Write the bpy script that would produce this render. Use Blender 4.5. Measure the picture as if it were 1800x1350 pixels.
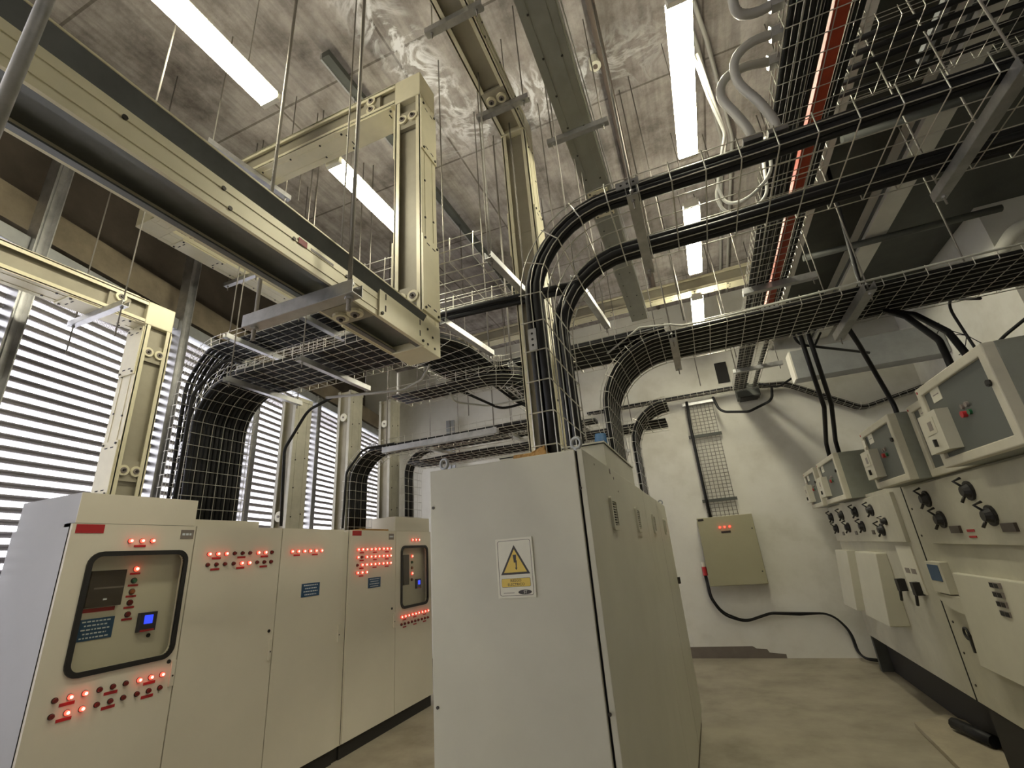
import bpy, math, random
from mathutils import Vector, Matrix
random.seed(7)
sc = bpy.context.scene
for o in list(bpy.data.objects): bpy.data.objects.remove(o)

# ---------------------------------------------------------------- camera
cam = bpy.data.objects.new('camera', bpy.data.cameras.new('camera'))
sc.collection.objects.link(cam)
RX = Vector((0.92243326, 0.37867135, -0.07566302))
DN = Vector((-0.19677961, 0.292357, -0.93584463))
FW = Vector((-0.33225693, 0.87814315, 0.34419462))
cam.matrix_world = Matrix(((RX.x, -DN.x, -FW.x, 0), (RX.y, -DN.y, -FW.y, 0), (RX.z, -DN.z, -FW.z, 1.6), (0, 0, 0, 1)))
cam.data.sensor_width = 36.0
cam.data.lens = 817.0976 / 1800 * 36
cam.data.clip_start = 0.02
sc.camera = cam
# ---------------------------------------------------------------- daylight outside
w = bpy.data.worlds.new('world'); sc.world = w; w.use_nodes = True
bg = w.node_tree.nodes['Background']
bg.inputs[0].default_value = (0.93, 0.92, 1.0, 1); bg.inputs[1].default_value = 5.5
sc.view_settings.view_transform = 'Standard'; sc.view_settings.look = 'None'
sc.view_settings.exposure = 0.45; sc.view_settings.gamma = 1.0; sc.view_settings.use_curve_mapping = False
LAMP = 38.0

# ---------------------------------------------------------------- materials
MATS = {}
def mat(name, col, rough=0.6, metal=0.0, var=0.0, vscale=3.0, emit=0.0, bump=0.0, bscale=40.0, dark=None, spec=0.5, alpha=None):
    m = bpy.data.materials.new(name); m.use_nodes = True; n = m.node_tree.nodes; l = m.node_tree.links
    b = n['Principled BSDF']
    b.inputs['Base Color'].default_value = (*col, 1); b.inputs['Roughness'].default_value = rough; b.inputs['Metallic'].default_value = metal
    b.inputs['Specular IOR Level'].default_value = spec
    if emit:
        b.inputs['Emission Color'].default_value = (*col, 1); b.inputs['Emission Strength'].default_value = emit
    if var or bump:
        tc = n.new('ShaderNodeTexCoord')
    if var:
        no = n.new('ShaderNodeTexNoise'); no.inputs['Scale'].default_value = vscale; no.inputs['Detail'].default_value = 6; no.inputs['Roughness'].default_value = 0.65
        l.new(tc.outputs['Object'], no.inputs['Vector'])
        r = n.new('ShaderNodeValToRGB'); r.color_ramp.elements[0].position = 0.3; r.color_ramp.elements[1].position = 0.7
        d = dark or tuple(c * (1 - var) for c in col)
        r.color_ramp.elements[0].color = (*d, 1); r.color_ramp.elements[1].color = (*tuple(min(1, c * (1 + var * .4)) for c in col), 1)
        l.new(no.outputs['Fac'], r.inputs[0]); l.new(r.outputs[0], b.inputs['Base Color'])
    if bump:
        n2 = n.new('ShaderNodeTexNoise'); n2.inputs['Scale'].default_value = bscale; n2.inputs['Detail'].default_value = 5
        l.new(tc.outputs['Object'], n2.inputs['Vector'])
        bp = n.new('ShaderNodeBump'); bp.inputs['Strength'].default_value = bump; bp.inputs['Distance'].default_value = 0.02
        l.new(n2.outputs['Fac'], bp.inputs['Height']); l.new(bp.outputs[0], b.inputs['Normal'])
    MATS[name] = m
    return m
mat('cabinet_paint', (0.73, 0.685, 0.575), 0.42, var=0.05, vscale=2.0)
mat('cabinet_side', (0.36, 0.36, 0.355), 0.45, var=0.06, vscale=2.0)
mat('center_paint', (0.56, 0.545, 0.445), 0.4, var=0.07, vscale=2.5)
mat('plinth', (0.02, 0.018, 0.016), 0.7)
mat('seam', (0.01, 0.01, 0.01), 0.9)
mat('duct_grey', (0.27, 0.27, 0.225), 0.45, metal=0.2, var=0.15, vscale=5.0)
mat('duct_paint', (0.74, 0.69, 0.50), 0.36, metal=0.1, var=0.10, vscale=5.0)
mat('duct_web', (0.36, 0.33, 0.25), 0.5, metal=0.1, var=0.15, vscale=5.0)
mat('duct_grey_beige', (0.46, 0.44, 0.36), 0.4, metal=0.25, var=0.2, vscale=6)  # greyer and darker than duct_paint, used on the cabinet row risers
mat('duct_steel_shaded', (0.20, 0.21, 0.21), 0.42, metal=0.75, var=0.2, vscale=8)  # grey steel flanges; web and lip darkness is underside shade put into the colour
mat('galv', (0.50, 0.50, 0.50), 0.35, metal=0.85, var=0.25, vscale=12)
mat('wire', (0.62, 0.60, 0.54), 0.32, metal=0.9)
mat('rod', (0.30, 0.28, 0.25), 0.4, metal=0.9, bump=0.4, bscale=300)
mat('cable', (0.010, 0.010, 0.011), 0.48, spec=0.35)
mat('cable_light', (0.55, 0.55, 0.50), 0.45)
mat('hole', (0.012, 0.011, 0.010), 0.8)
mat('bolt', (0.05, 0.045, 0.04), 0.4, metal=0.7)
mat('shutter_slat', (0.34, 0.325, 0.335), 0.4, metal=0.3)
mat('steel_grey', (0.33, 0.34, 0.34), 0.45, metal=0.4, var=0.15, vscale=6)
mat('dark_steel', (0.085, 0.09, 0.08), 0.6, metal=0.2, var=0.25, vscale=3)
mat('beam_white', (0.62, 0.61, 0.54), 0.5, var=0.12, vscale=4)
mat('orange', (0.42, 0.055, 0.02), 0.5, var=0.25, vscale=6)
mat('brown_pipe', (0.13, 0.10, 0.08), 0.7)
mat('conduit', (0.38, 0.37, 0.34), 0.4)
mat('lamp_body', (0.80, 0.78, 0.68), 0.4)
mat('red_plate', (0.42, 0.02, 0.025), 0.45)
mat('red_off', (0.16, 0.012, 0.012), 0.3)
mat('red_on', (1.0, 0.035, 0.02), 0.3, emit=5.0)
mat('red_core', (1.0, 0.45, 0.32), 0.3, emit=3.0)
mat('green_off', (0.02, 0.12, 0.05), 0.3)
mat('amber_off', (0.35, 0.10, 0.03), 0.3)
mat('blue_plate', (0.02, 0.075, 0.17), 0.4)
mat('text_white', (0.65, 0.70, 0.75), 0.5)
mat('screen_blue', (0.03, 0.06, 1.0), 0.3, emit=1.1)
mat('meter_black', (0.03, 0.03, 0.05), 0.4)
mat('rubber', (0.012, 0.011, 0.011), 0.5)
mat('relay_brown', (0.06, 0.045, 0.035), 0.35, var=0.3, vscale=20)
mat('label_grey', (0.22, 0.19, 0.17), 0.4)
mat('sign_white', (0.72, 0.70, 0.58), 0.4, var=0.04, vscale=30)
mat('sign_yellow', (0.72, 0.52, 0.09), 0.4)
mat('sign_black', (0.02, 0.014, 0.012), 0.4)
mat('switch_paint', (0.52, 0.50, 0.40), 0.5, var=0.12, vscale=5)
mat('switch_cover', (0.56, 0.54, 0.44), 0.45, var=0.06, vscale=5)
mat('relay_frame', (0.58, 0.55, 0.44), 0.45, var=0.10, vscale=8)
mat('relay_panel', (0.105, 0.115, 0.105), 0.42, var=0.06, vscale=5)
mat('relay_side', (0.26, 0.27, 0.23), 0.5, var=0.15, vscale=8)
mat('panel_paint', (0.33, 0.31, 0.20), 0.45, var=0.04, vscale=4)
mat('foam', (0.45, 0.26, 0.09), 0.9, bump=1.0, bscale=60)
mat('blue_bag', (0.03, 0.10, 0.22), 0.6)
mat('skirting', (0.16, 0.135, 0.11), 0.8, var=0.2, vscale=5)
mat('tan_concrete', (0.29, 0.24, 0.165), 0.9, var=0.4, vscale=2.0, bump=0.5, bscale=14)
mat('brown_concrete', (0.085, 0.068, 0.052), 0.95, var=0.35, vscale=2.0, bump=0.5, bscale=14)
mat('void', (0.01, 0.01, 0.01), 1.0)
mat('trench_plate', (0.40, 0.35, 0.25), 0.7, var=0.15, vscale=8)

def nt(name):
    m = bpy.data.materials.new(name); m.use_nodes = True; MATS[name] = m
    return m, m.node_tree.nodes, m.node_tree.links, m.node_tree.nodes['Principled BSDF']
def ramp(n, stops):
    r = n.new('ShaderNodeValToRGB'); e = r.color_ramp.elements
    e[0].position, e[0].color = stops[0][0], (*stops[0][1], 1); e[1].position, e[1].color = stops[-1][0], (*stops[-1][1], 1)
    for p, c in stops[1:-1]:
        x = e.new(p); x.color = (*c, 1)
    return r
# --- board-marked concrete ceiling with white lime veins
m, n, l, b = nt('ceiling_concrete')
b.inputs['Roughness'].default_value = 0.95
tc = n.new('ShaderNodeTexCoord')
mp = n.new('ShaderNodeMapping'); mp.inputs['Scale'].default_value = (1.0, 1.0, 1.0); l.new(tc.outputs['Object'], mp.inputs[0])
n1 = n.new('ShaderNodeTexNoise'); n1.inputs['Scale'].default_value = 1.6; n1.inputs['Detail'].default_value = 9; n1.inputs['Roughness'].default_value = 0.72
l.new(mp.outputs[0], n1.inputs['Vector'])
r1 = ramp(n, [(0.32, (0.15, 0.13, 0.115)), (0.5, (0.36, 0.325, 0.30)), (0.70, (0.55, 0.515, 0.485))]); l.new(n1.outputs['Fac'], r1.inputs[0])
mps = n.new('ShaderNodeMapping'); mps.inputs['Scale'].default_value = (22.0, 1.6, 1.0); l.new(tc.outputs['Object'], mps.inputs[0])
ns = n.new('ShaderNodeTexNoise'); ns.inputs['Scale'].default_value = 1.0; ns.inputs['Detail'].default_value = 5; l.new(mps.outputs[0], ns.inputs['Vector'])
rs = ramp(n, [(0.35, (0.55, 0.55, 0.55)), (0.6, (1, 1, 1))]); l.new(ns.outputs['Fac'], rs.inputs[0])
mx = n.new('ShaderNodeMixRGB'); mx.blend_type = 'MULTIPLY'; mx.inputs[0].default_value = 0.55; l.new(r1.outputs[0], mx.inputs[1]); l.new(rs.outputs[0], mx.inputs[2])
br = n.new('ShaderNodeTexBrick'); br.offset = 0.0; br.inputs['Scale'].default_value = 1.0; br.inputs['Brick Width'].default_value = 1.22; br.inputs['Row Height'].default_value = 1.22; br.inputs['Mortar Size'].default_value = 0.010
br.inputs['Color1'].default_value = (1, 1, 1, 1); br.inputs['Color2'].default_value = (0.86, 0.86, 0.88, 1); br.inputs['Mortar'].default_value = (0.35, 0.33, 0.3, 1)
mpb = n.new('ShaderNodeMapping'); mpb.inputs['Location'].default_value = (0.45, 0.22, 0); l.new(tc.outputs['Object'], mpb.inputs[0]); l.new(mpb.outputs[0], br.inputs['Vector'])
mx2 = n.new('ShaderNodeMixRGB'); mx2.blend_type = 'MULTIPLY'; mx2.inputs[0].default_value = 0.85; l.new(mx.outputs[0], mx2.inputs[1]); l.new(br.outputs[0], mx2.inputs[2])
sep = n.new('ShaderNodeSeparateXYZ'); l.new(tc.outputs['Object'], sep.inputs[0])
def math_(op, a, b_=None, **k):
    q = n.new('ShaderNodeMath'); q.operation = op
    for i, v in enumerate((a, b_)):
        if v is None: continue
        if isinstance(v, (int, float)): q.inputs[i].default_value = v
        else: l.new(v, q.inputs[i])
    if k.get('clamp'): q.use_clamp = True
    return q.outputs[0]
# two leak bands: one running from (-1.7,1.8) to (-1.3,3.2), another along y = 3.1
xx = sep.outputs['X']; yy = sep.outputs['Y']
la = math_('ADD', math_('MULTIPLY', math_('ADD', yy, -1.8), 0.22), -1.68)
d1 = math_('ABSOLUTE', math_('SUBTRACT', xx, la))
m1 = math_('SUBTRACT', 1.0, math_('MULTIPLY', d1, 3.6), clamp=True)
m1 = math_('MULTIPLY', m1, math_('SUBTRACT', 1.0, math_('MULTIPLY', math_('ABSOLUTE', math_('ADD', yy, -2.35)), 0.85), clamp=True))
d2 = math_('ABSOLUTE', math_('ADD', yy, -3.12))
m2 = math_('SUBTRACT', 1.0, math_('MULTIPLY', d2, 2.6), clamp=True)
m2 = math_('MULTIPLY', m2, math_('SUBTRACT', 1.0, math_('MULTIPLY', math_('ABSOLUTE', math_('ADD', xx, 0.75)), 0.72), clamp=True))
msk = math_('MAXIMUM', m1, m2)
vo = n.new('ShaderNodeTexNoise'); vo.inputs['Scale'].default_value = 2.8; vo.inputs['Detail'].default_value = 7; vo.inputs['Roughness'].default_value = 0.6; vo.inputs['Distortion'].default_value = 1.2
l.new(tc.outputs['Object'], vo.inputs['Vector'])
vein = math_('SUBTRACT', 1.0, math_('MULTIPLY', math_('ABSOLUTE', math_('ADD', vo.outputs['Fac'], -0.5)), 14.0), clamp=True)
n5 = n.new('ShaderNodeTexNoise'); n5.inputs['Scale'].default_value = 9; n5.inputs['Detail'].default_value = 6; l.new(tc.outputs['Object'], n5.inputs['Vector'])
vv = math_('MULTIPLY', math_('ADD', math_('MULTIPLY', vein, 1.6), math_('MULTIPLY', math_('ADD', n5.outputs['Fac'], -0.45), 1.6)), msk, clamp=True)
mx3 = n.new('ShaderNodeMixRGB'); l.new(vv, mx3.inputs[0]); l.new(mx2.outputs[0], mx3.inputs[1]); mx3.inputs[2].default_value = (0.80, 0.80, 0.82, 1)
l.new(mx3.outputs[0], b.inputs['Base Color'])
bp = n.new('ShaderNodeBump'); bp.inputs['Strength'].default_value = 0.35; bp.inputs['Distance'].default_value = 0.03
nb = n.new('ShaderNodeTexNoise'); nb.inputs['Scale'].default_value = 14; nb.inputs['Detail'].default_value = 6; l.new(tc.outputs['Object'], nb.inputs['Vector'])
l.new(nb.outputs['Fac'], bp.inputs['Height']); l.new(bp.outputs[0], b.inputs['Normal'])
# --- plastered walls and concrete floor
def plaster(name, c0, c1, c2, sc_, bs, rough=0.85):
    m, n, l, b = nt(name); b.inputs['Roughness'].default_value = rough
    tc = n.new('ShaderNodeTexCoord'); a = n.new('ShaderNodeTexNoise'); a.inputs['Scale'].default_value = sc_; a.inputs['Detail'].default_value = 8; a.inputs['Roughness'].default_value = 0.62
    l.new(tc.outputs['Object'], a.inputs['Vector']); r = ramp(n, [(0.28, c0), (0.5, c1), (0.75, c2)]); l.new(a.outputs['Fac'], r.inputs[0]); l.new(r.outputs[0], b.inputs['Base Color'])
    a2 = n.new('ShaderNodeTexNoise'); a2.inputs['Scale'].default_value = 9; a2.inputs['Detail'].default_value = 6; l.new(tc.outputs['Object'], a2.inputs['Vector'])
    q = n.new('ShaderNodeBump'); q.inputs['Strength'].default_value = bs; q.inputs['Distance'].default_value = 0.02; l.new(a2.outputs['Fac'], q.inputs['Height']); l.new(q.outputs[0], b.inputs['Normal'])
plaster('wall_plaster', (0.54, 0.52, 0.45), (0.66, 0.645, 0.58), (0.72, 0.71, 0.65), 1.4, 0.12)
plaster('floor_concrete', (0.22, 0.195, 0.14), (0.33, 0.295, 0.22), (0.42, 0.38, 0.29), 1.8, 0.10, 0.6)
# --- perforated shutter strip that lets daylight through
m, n, l, b = nt('shutter_perforated')
b.inputs['Base Color'].default_value = (0.42, 0.41, 0.43, 1); b.inputs['Roughness'].default_value = 0.5
tr = n.new('ShaderNodeBsdfTransparent'); tr.inputs[0].default_value = (1, 1, 1, 1)
tl = n.new('ShaderNodeBsdfTranslucent'); tl.inputs[0].default_value = (0.8, 0.8, 0.82, 1)
ms = n.new('ShaderNodeMixShader'); ms.inputs[0].default_value = 0.35; l.new(b.outputs[0], ms.inputs[1]); l.new(tl.outputs[0], ms.inputs[2])
ms2 = n.new('ShaderNodeMixShader'); l.new(ms.outputs[0], ms2.inputs[1]); l.new(tr.outputs[0], ms2.inputs[2])
tc = n.new('ShaderNodeTexCoord'); wv = n.new('ShaderNodeTexWave'); wv.bands_direction = 'Y'; wv.inputs['Scale'].default_value = 26; l.new(tc.outputs['Object'], wv.inputs['Vector'])
q = n.new('ShaderNodeMapRange'); q.inputs['To Min'].default_value = 0.22; q.inputs['To Max'].default_value = 0.80; l.new(wv.outputs['Fac'], q.inputs['Value']); l.new(q.outputs[0], ms2.inputs[0])
l.new(ms2.outputs[0], n['Material Output'].inputs[0])
# --- fluorescent diffuser
m, n, l, b = nt('tube_light'); b.inputs['Base Color'].default_value = (1, 0.97, 0.85, 1)
b.inputs['Emission Color'].default_value = (1.0, 0.94, 0.72, 1); b.inputs['Emission Strength'].default_value = LAMP
# --- clear plastic window
m, n, l, b = nt('clear_glass'); n.remove(b)
t1 = n.new('ShaderNodeBsdfTransparent'); t1.inputs[0].default_value = (0.93, 0.93, 0.90, 1); g = n.new('ShaderNodeBsdfGlossy'); g.inputs['Roughness'].default_value = 0.04
fr = n.new('ShaderNodeLayerWeight'); fr.inputs[0].default_value = 0.25; fm = n.new('ShaderNodeMath'); fm.operation = 'MULTIPLY'; fm.inputs[1].default_value = 0.18; l.new(fr.outputs['Facing'], fm.inputs[0]); ms = n.new('ShaderNodeMixShader'); l.new(fm.outputs[0], ms.inputs[0]); l.new(t1.outputs[0], ms.inputs[1]); l.new(g.outputs[0], ms.inputs[2]); l.new(ms.outputs[0], n['Material Output'].inputs[0])

# ---------------------------------------------------------------- mesh helpers
V = Vector
X_, Y_, Z_ = V((1, 0, 0)), V((0, 1, 0)), V((0, 0, 1))
class MB:
    def __init__(s): s.v = []; s.f = []; s.mi = []; s.mats = []; s.cur = 0; s.sm = []
    def m(s, name):
        if name not in s.mats: s.mats.append(name)
        s.cur = s.mats.index(name); return s
    def face(s, idx, smooth=False): s.f.append(idx); s.mi.append(s.cur); s.sm.append(smooth)
    def hexa(s, p):          # 8 corners: bottom 4, top 4
        i = len(s.v); s.v += [V(q) for q in p]
        for q in ((0, 3, 2, 1), (4, 5, 6, 7), (0, 1, 5, 4), (1, 2, 6, 5), (2, 3, 7, 6), (3, 0, 4, 7)): s.face([i + k for k in q])
        return s
    def box(s, x0, x1, y0, y1, z0, z1):
        s.hexa([(x0, y0, z0), (x1, y0, z0), (x1, y1, z0), (x0, y1, z0), (x0, y0, z1), (x1, y0, z1), (x1, y1, z1), (x0, y1, z1)]); return s
    def obox(s, c, a, b, t):  # centre, three half vectors
        c, a, b, t = V(c), V(a), V(b), V(t)
        s.hexa([c - a - b - t, c + a - b - t, c + a + b - t, c - a + b - t, c - a - b + t, c + a - b + t, c + a + b + t, c - a + b + t]); return s
    def tube(s, pts, r, n=8, caps=True, smooth=True, squash=None):
        pts = [V(p) for p in pts]; N = len(pts); i0 = len(s.v)
        T = [(pts[min(i + 1, N - 1)] - pts[max(i - 1, 0)]).normalized() for i in range(N)]
        u = T[0].cross(Z_ if abs(T[0].z) < 0.9 else X_).normalized()
        for i in range(N):
            u = (u - T[i] * u.dot(T[i]))
            u = u.normalized() if u.length > 1e-6 else T[i].orthogonal().normalized()
            w_ = T[i].cross(u)
            rr = r[i] if isinstance(r, (list, tuple)) else r
            for k in range(n):
                a = 2 * math.pi * k / n; s.v.append(pts[i] + u * (math.cos(a) * rr) + w_ * (math.sin(a) * rr))
        for i in range(N - 1):
            for k in range(n):
                a = i0 + i * n + k; b = i0 + i * n + (k + 1) % n; s.face([a, b, b + n, a + n], smooth)
        if caps:
            s.face([i0 + k for k in range(n)][::-1]); s.face([i0 + (N - 1) * n + k for k in range(n)])
        return s
    def disc(s, c, ax, r, h, n=14, r2=None):
        c = V(c); ax = V(ax).normalized(); s.tube([c, c + ax * h], [r, r2 if r2 is not None else r], n, smooth=False); return s
    def prism(s, poly, o, u, v, h):   # polygon in (u,v) plane at o, thickness vector h
        o, u, v, h = V(o), V(u), V(v), V(h); i = len(s.v); N = len(poly)
        s.v += [o + u * a + v * b for a, b in poly] + [o + u * a + v * b + h for a, b in poly]
        s.face([i + k for k in range(N)][::-1]); s.face([i + N + k for k in range(N)])
        for k in range(N): s.face([i + k, i + (k + 1) % N, i + N + (k + 1) % N, i + N + k])
        return s
    def ring(s, outer, inner, o, u, v, h):   # frame between two outlines with equal count
        o, u, v, h = V(o), V(u), V(v), V(h); N = len(outer); i = len(s.v)
        for L in (outer, inner):
            s.v += [o + u * a + v * b for a, b in L]
        for L in (outer, inner):
            s.v += [o + u * a + v * b + h for a, b in L]
        for k in range(N):
            j = (k + 1) % N
            s.face([i + k, i + N + k, i + N + j, i + j]); s.face([i + 2 * N + k, i + 2 * N + j, i + 3 * N + j, i + 3 * N + k])
            s.face([i + k, i + j, i + 2 * N + j, i + 2 * N + k]); s.face([i + N + k, i + 3 * N + k, i + 3 * N + j, i + N + j])
        return s
    def torus(s, c, ax, R, r, n=18, k=8, a0=0, a1=None):
        c = V(c); ax = V(ax).normalized(); u = ax.orthogonal().normalized(); w_ = ax.cross(u)
        a1 = 2 * math.pi if a1 is None else a1
        s.tube([c + u * math.cos(a0 + (a1 - a0) * i / n) * R + w_ * math.sin(a0 + (a1 - a0) * i / n) * R for i in range(n + 1)], r, k, caps=False); return s
    def build(s, name, parent=None, label=None, cat=None, group=None, kind=None, bevel=0):
        me = bpy.data.meshes.new(name); off = parent_loc(parent)
        o = bpy.data.objects.new(name, me)
        if parent is None:
            off = V((0, 0, 0))
            if not kind == 'structure' and s.v:
                xs = [q.x for q in s.v]; ys = [q.y for q in s.v]; zs = [q.z for q in s.v]
                off = V(((min(xs) + max(xs)) / 2, (min(ys) + max(ys)) / 2, min(zs)))
            o.location = off
        me.from_pydata([tuple(q - off) for q in s.v], [], s.f)
        for q in s.mats or ['galv']: me.materials.append(MATS[q])
        me.polygons.foreach_set('material_index', s.mi); me.polygons.foreach_set('use_smooth', s.sm)
        me.update(); sc.collection.objects.link(o)
        if parent is not None: o.parent = parent
        if label: o['label'] = label
        if cat: o['category'] = cat
        if group: o['group'] = group
        if kind: o['kind'] = kind
        if bevel:
            bm_ = o.modifiers.new('bevel', 'BEVEL'); bm_.width = bevel; bm_.segments = 2; bm_.limit_method = 'ANGLE'; bm_.angle_limit = 0.8
        return o
def parent_loc(p):
    q = V((0, 0, 0))
    while p is not None: q += p.location; p = p.parent
    return q
def thing(name, label, cat, loc, group=None):
    o = bpy.data.objects.new(name, None); sc.collection.objects.link(o); o.location = loc; o.empty_display_size = 0.1
    o['label'] = label; o['category'] = cat
    if group: o['group'] = group
    return o
def rrect(x0, x1, z0, z1, r, n=5):
    out = []
    for cx, cz, a in ((x1 - r, z1 - r, 0), (x0 + r, z1 - r, 90), (x0 + r, z0 + r, 180), (x1 - r, z0 + r, 270)):
        for k in range(n + 1):
            t = math.radians(a + 90 * k / n); out.append((cx + r * math.cos(t), cz + r * math.sin(t)))
    return out
def route(pts, r=0.3, n=6):
    pts = [V(p) for p in pts]; out = [pts[0]]
    for i in range(1, len(pts) - 1):
        a = (pts[i - 1] - pts[i]); b = (pts[i + 1] - pts[i]); la, lb = a.length, b.length; a.normalize(); b.normalize()
        ang = math.pi - a.angle(b)
        if ang < 0.02: out.append(pts[i]); continue
        d = min(r * math.tan(ang / 2), la * 0.49, lb * 0.49); rr = d / math.tan(ang / 2)
        c = pts[i] + (a + b).normalized() * (rr / math.cos(ang / 2))
        p0 = pts[i] + a * d - c; p1 = pts[i] + b * d - c; ax = p0.cross(p1).normalized()
        for k in range(n + 1): out.append(c + Matrix.Rotation(ang * k / n, 3, ax) @ p0)
    out.append(pts[-1]); return out
def frames(pts, W0):
    N = len(pts); T = []
    for i in range(N): T.append((pts[min(i + 1, N - 1)] - pts[max(i - 1, 0)]).normalized())
    W = [V(W0).normalized()]
    for i in range(1, N):
        q = T[i - 1].rotation_difference(T[i]); w_ = q @ W[-1]; w_ = (w_ - T[i] * w_.dot(T[i])).normalized(); W.append(w_)
    return [(pts[i], T[i], W[i], T[i].cross(W[i])) for i in range(N)]
def densify(pts, step):
    out = [pts[0]]
    for a, b in zip(pts, pts[1:]):
        k = max(1, int((b - a).length / step + 0.5))
        for i in range(1, k + 1): out.append(a.lerp(b, i / k))
    return out

# ---------------------------------------------------------------- the room
CEIL = 5.6; BACK = 8.07; RIGHT = 3.3
MB().m('floor_concrete').box(-7.5, 5.0, -4.2, BACK + .2, -0.15, 0).build('floor', kind='structure')
MB().m('ceiling_concrete').box(-7.5, 5.0, -4.2, BACK + .2, CEIL, CEIL + .25).build('ceiling', kind='structure')
MB().m('wall_plaster').box(-5.79, RIGHT + .2, BACK, BACK + .2, 0, CEIL).build('wall_back', kind='structure')
MB().m('wall_plaster').box(RIGHT - .1, RIGHT + 1.6, 5.55, BACK, 0, CEIL).box(RIGHT + 1.4, RIGHT + 1.6, -4, 5.55, 0, CEIL).build('wall_right', kind='structure')
MB().m('wall_plaster').box(-7.4, RIGHT + 1.6, -4.2, -4, 0, CEIL).build('wall_front', kind='structure')
MB().m('skirting').prism([(-1.1, 0.0), (0.62, 0), (0.62, .05), (0.42, .07), (0.40, 0.11), (0.27, 0.12), (0.22, .15), (-1.1, .14)], (0, BACK, 0), X_, Z_, (0, -0.006, 0)).build('baseboard_back', kind='structure')
# left wall: rotated 13 degrees; s runs along it from the back corner, o is the offset into the room
LC = V((-5.788, BACK, 0)); LD = V((-0.22691, 0.97391, 0)); LN = V((0.97391, 0.22691, 0))
def LW(s, o, z): return LC + LD * s + LN * o + Z_ * z
def lbox(mb, s0, s1, o0, o1, z0, z1):
    mb.hexa([LW(s0, o0, z0), LW(s1, o0, z0), LW(s1, o1, z0), LW(s0, o1, z0), LW(s0, o0, z1), LW(s1, o0, z1), LW(s1, o1, z1), LW(s0, o1, z1)]); return mb
S_END = -12.6
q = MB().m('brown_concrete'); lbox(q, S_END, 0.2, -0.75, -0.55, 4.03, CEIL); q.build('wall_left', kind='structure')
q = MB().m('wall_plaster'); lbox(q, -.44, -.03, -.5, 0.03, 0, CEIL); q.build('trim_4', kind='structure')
q = MB().m('brown_concrete'); lbox(q, S_END, -.45, -.54, -.12, 4.045, 4.06); q.build('added_light_leak_cap', kind='structure')  # cap added to keep sky light from leaking in above the shutter headers
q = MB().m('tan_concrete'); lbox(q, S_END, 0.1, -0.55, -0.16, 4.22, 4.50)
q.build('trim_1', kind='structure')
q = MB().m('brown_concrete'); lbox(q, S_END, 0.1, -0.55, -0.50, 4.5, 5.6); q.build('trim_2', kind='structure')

# roller shutters between steel posts
guides = [-9.55, -8.2, -6.87, -5.56, -4.41, -3.10, -1.80, -0.50]
pitch = 0.079; TOP = 3.93
places = ['nearest the camera at the left edge', 'left of the near steel post', 'behind the near duct riser', 'behind the thick cable bundle', 'between cable bundle and tall riser', 'right of the tall duct riser', 'by the back corner']
for i in range(len(guides) - 1):
    a, b_ = guides[i] + .052, guides[i + 1] - .052
    t = thing('roller_shutter', 'grey roller shutter letting daylight in, ' + places[i], 'roller shutter', LW((a + b_) / 2, 0, 0))
    rib = MB().m('shutter_slat'); per = MB().m('shutter_perforated')
    nk = int(TOP / pitch)
    for k in range(nk + 1):
        z = TOP - (k + 1) * pitch + 0.001
        if z < -0.01: break
        prof = [(0.0, 0.0), (0.011, 0.003), (0.018, 0.012), (0.007, 0.020), (0.019, 0.029), (0.011, 0.039), (0.0, 0.043), (-0.004, 0.021)]
        rib.prism(prof, LW(a, 0, z), LN, Z_, LD * (b_ - a))
        i0 = len(per.v); per.v += [LW(a, 0, z + .041), LW(b_, 0, z + .041), LW(b_, 0, z + pitch + .002), LW(a, 0, z + pitch + .002)]; per.face([i0, i0 + 1, i0 + 2, i0 + 3])
    rib.build('slats', t); per.build('perforated_strips', t)
    q = MB().m('steel_grey'); lbox(q, a, b_, -0.10, 0.06, TOP, TOP + .11); q.build('header', t, bevel=.004)
for i, g in enumerate(guides):
    q = MB().m('galv'); zt = CEIL if i in (2, 3) else TOP + .1
    lbox(q, g - .05, g + .05, 0.00, 0.05, 0, zt); lbox(q, g - .05, g - .042, .05, .10, 0, zt); lbox(q, g + .042, g + .05, .05, .10, 0, zt)
    if zt > 5: lbox(q, g - .004, g + .004, .05, .06, 0, zt)
    q.build('shutter_post', label='galvanised steel post %s' % ['at the camera end of the shutters', 'second from the camera end of the shutters', 'rising to the ceiling at the far left edge of the view', 'rising to the ceiling behind the near duct riser', 'lit white between the cable bundle and its neighbour shutter', 'bright edged guide beside the tall cream duct riser', 'behind the pair of duct risers', 'near the back left corner'][i], cat='steel post')
# dark props in the opening above the shutters
for s_ in (-7.4, -5.9, -3.6):
    q = MB().m('dark_steel'); lbox(q, s_, s_ + .07, -0.45, -0.38, 4.03, 4.3); lbox(q, s_ - .5, s_ + .6, -0.5, -0.42, 4.10, 4.16)
    q.build('dark_bracket', label='dark steel bracket in the gap above the shutters, %s' % {-7.4: 'left of the first post', -5.9: 'behind the near duct', -3.6: 'behind the mesh trays'}[s_], cat='bracket')

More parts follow.
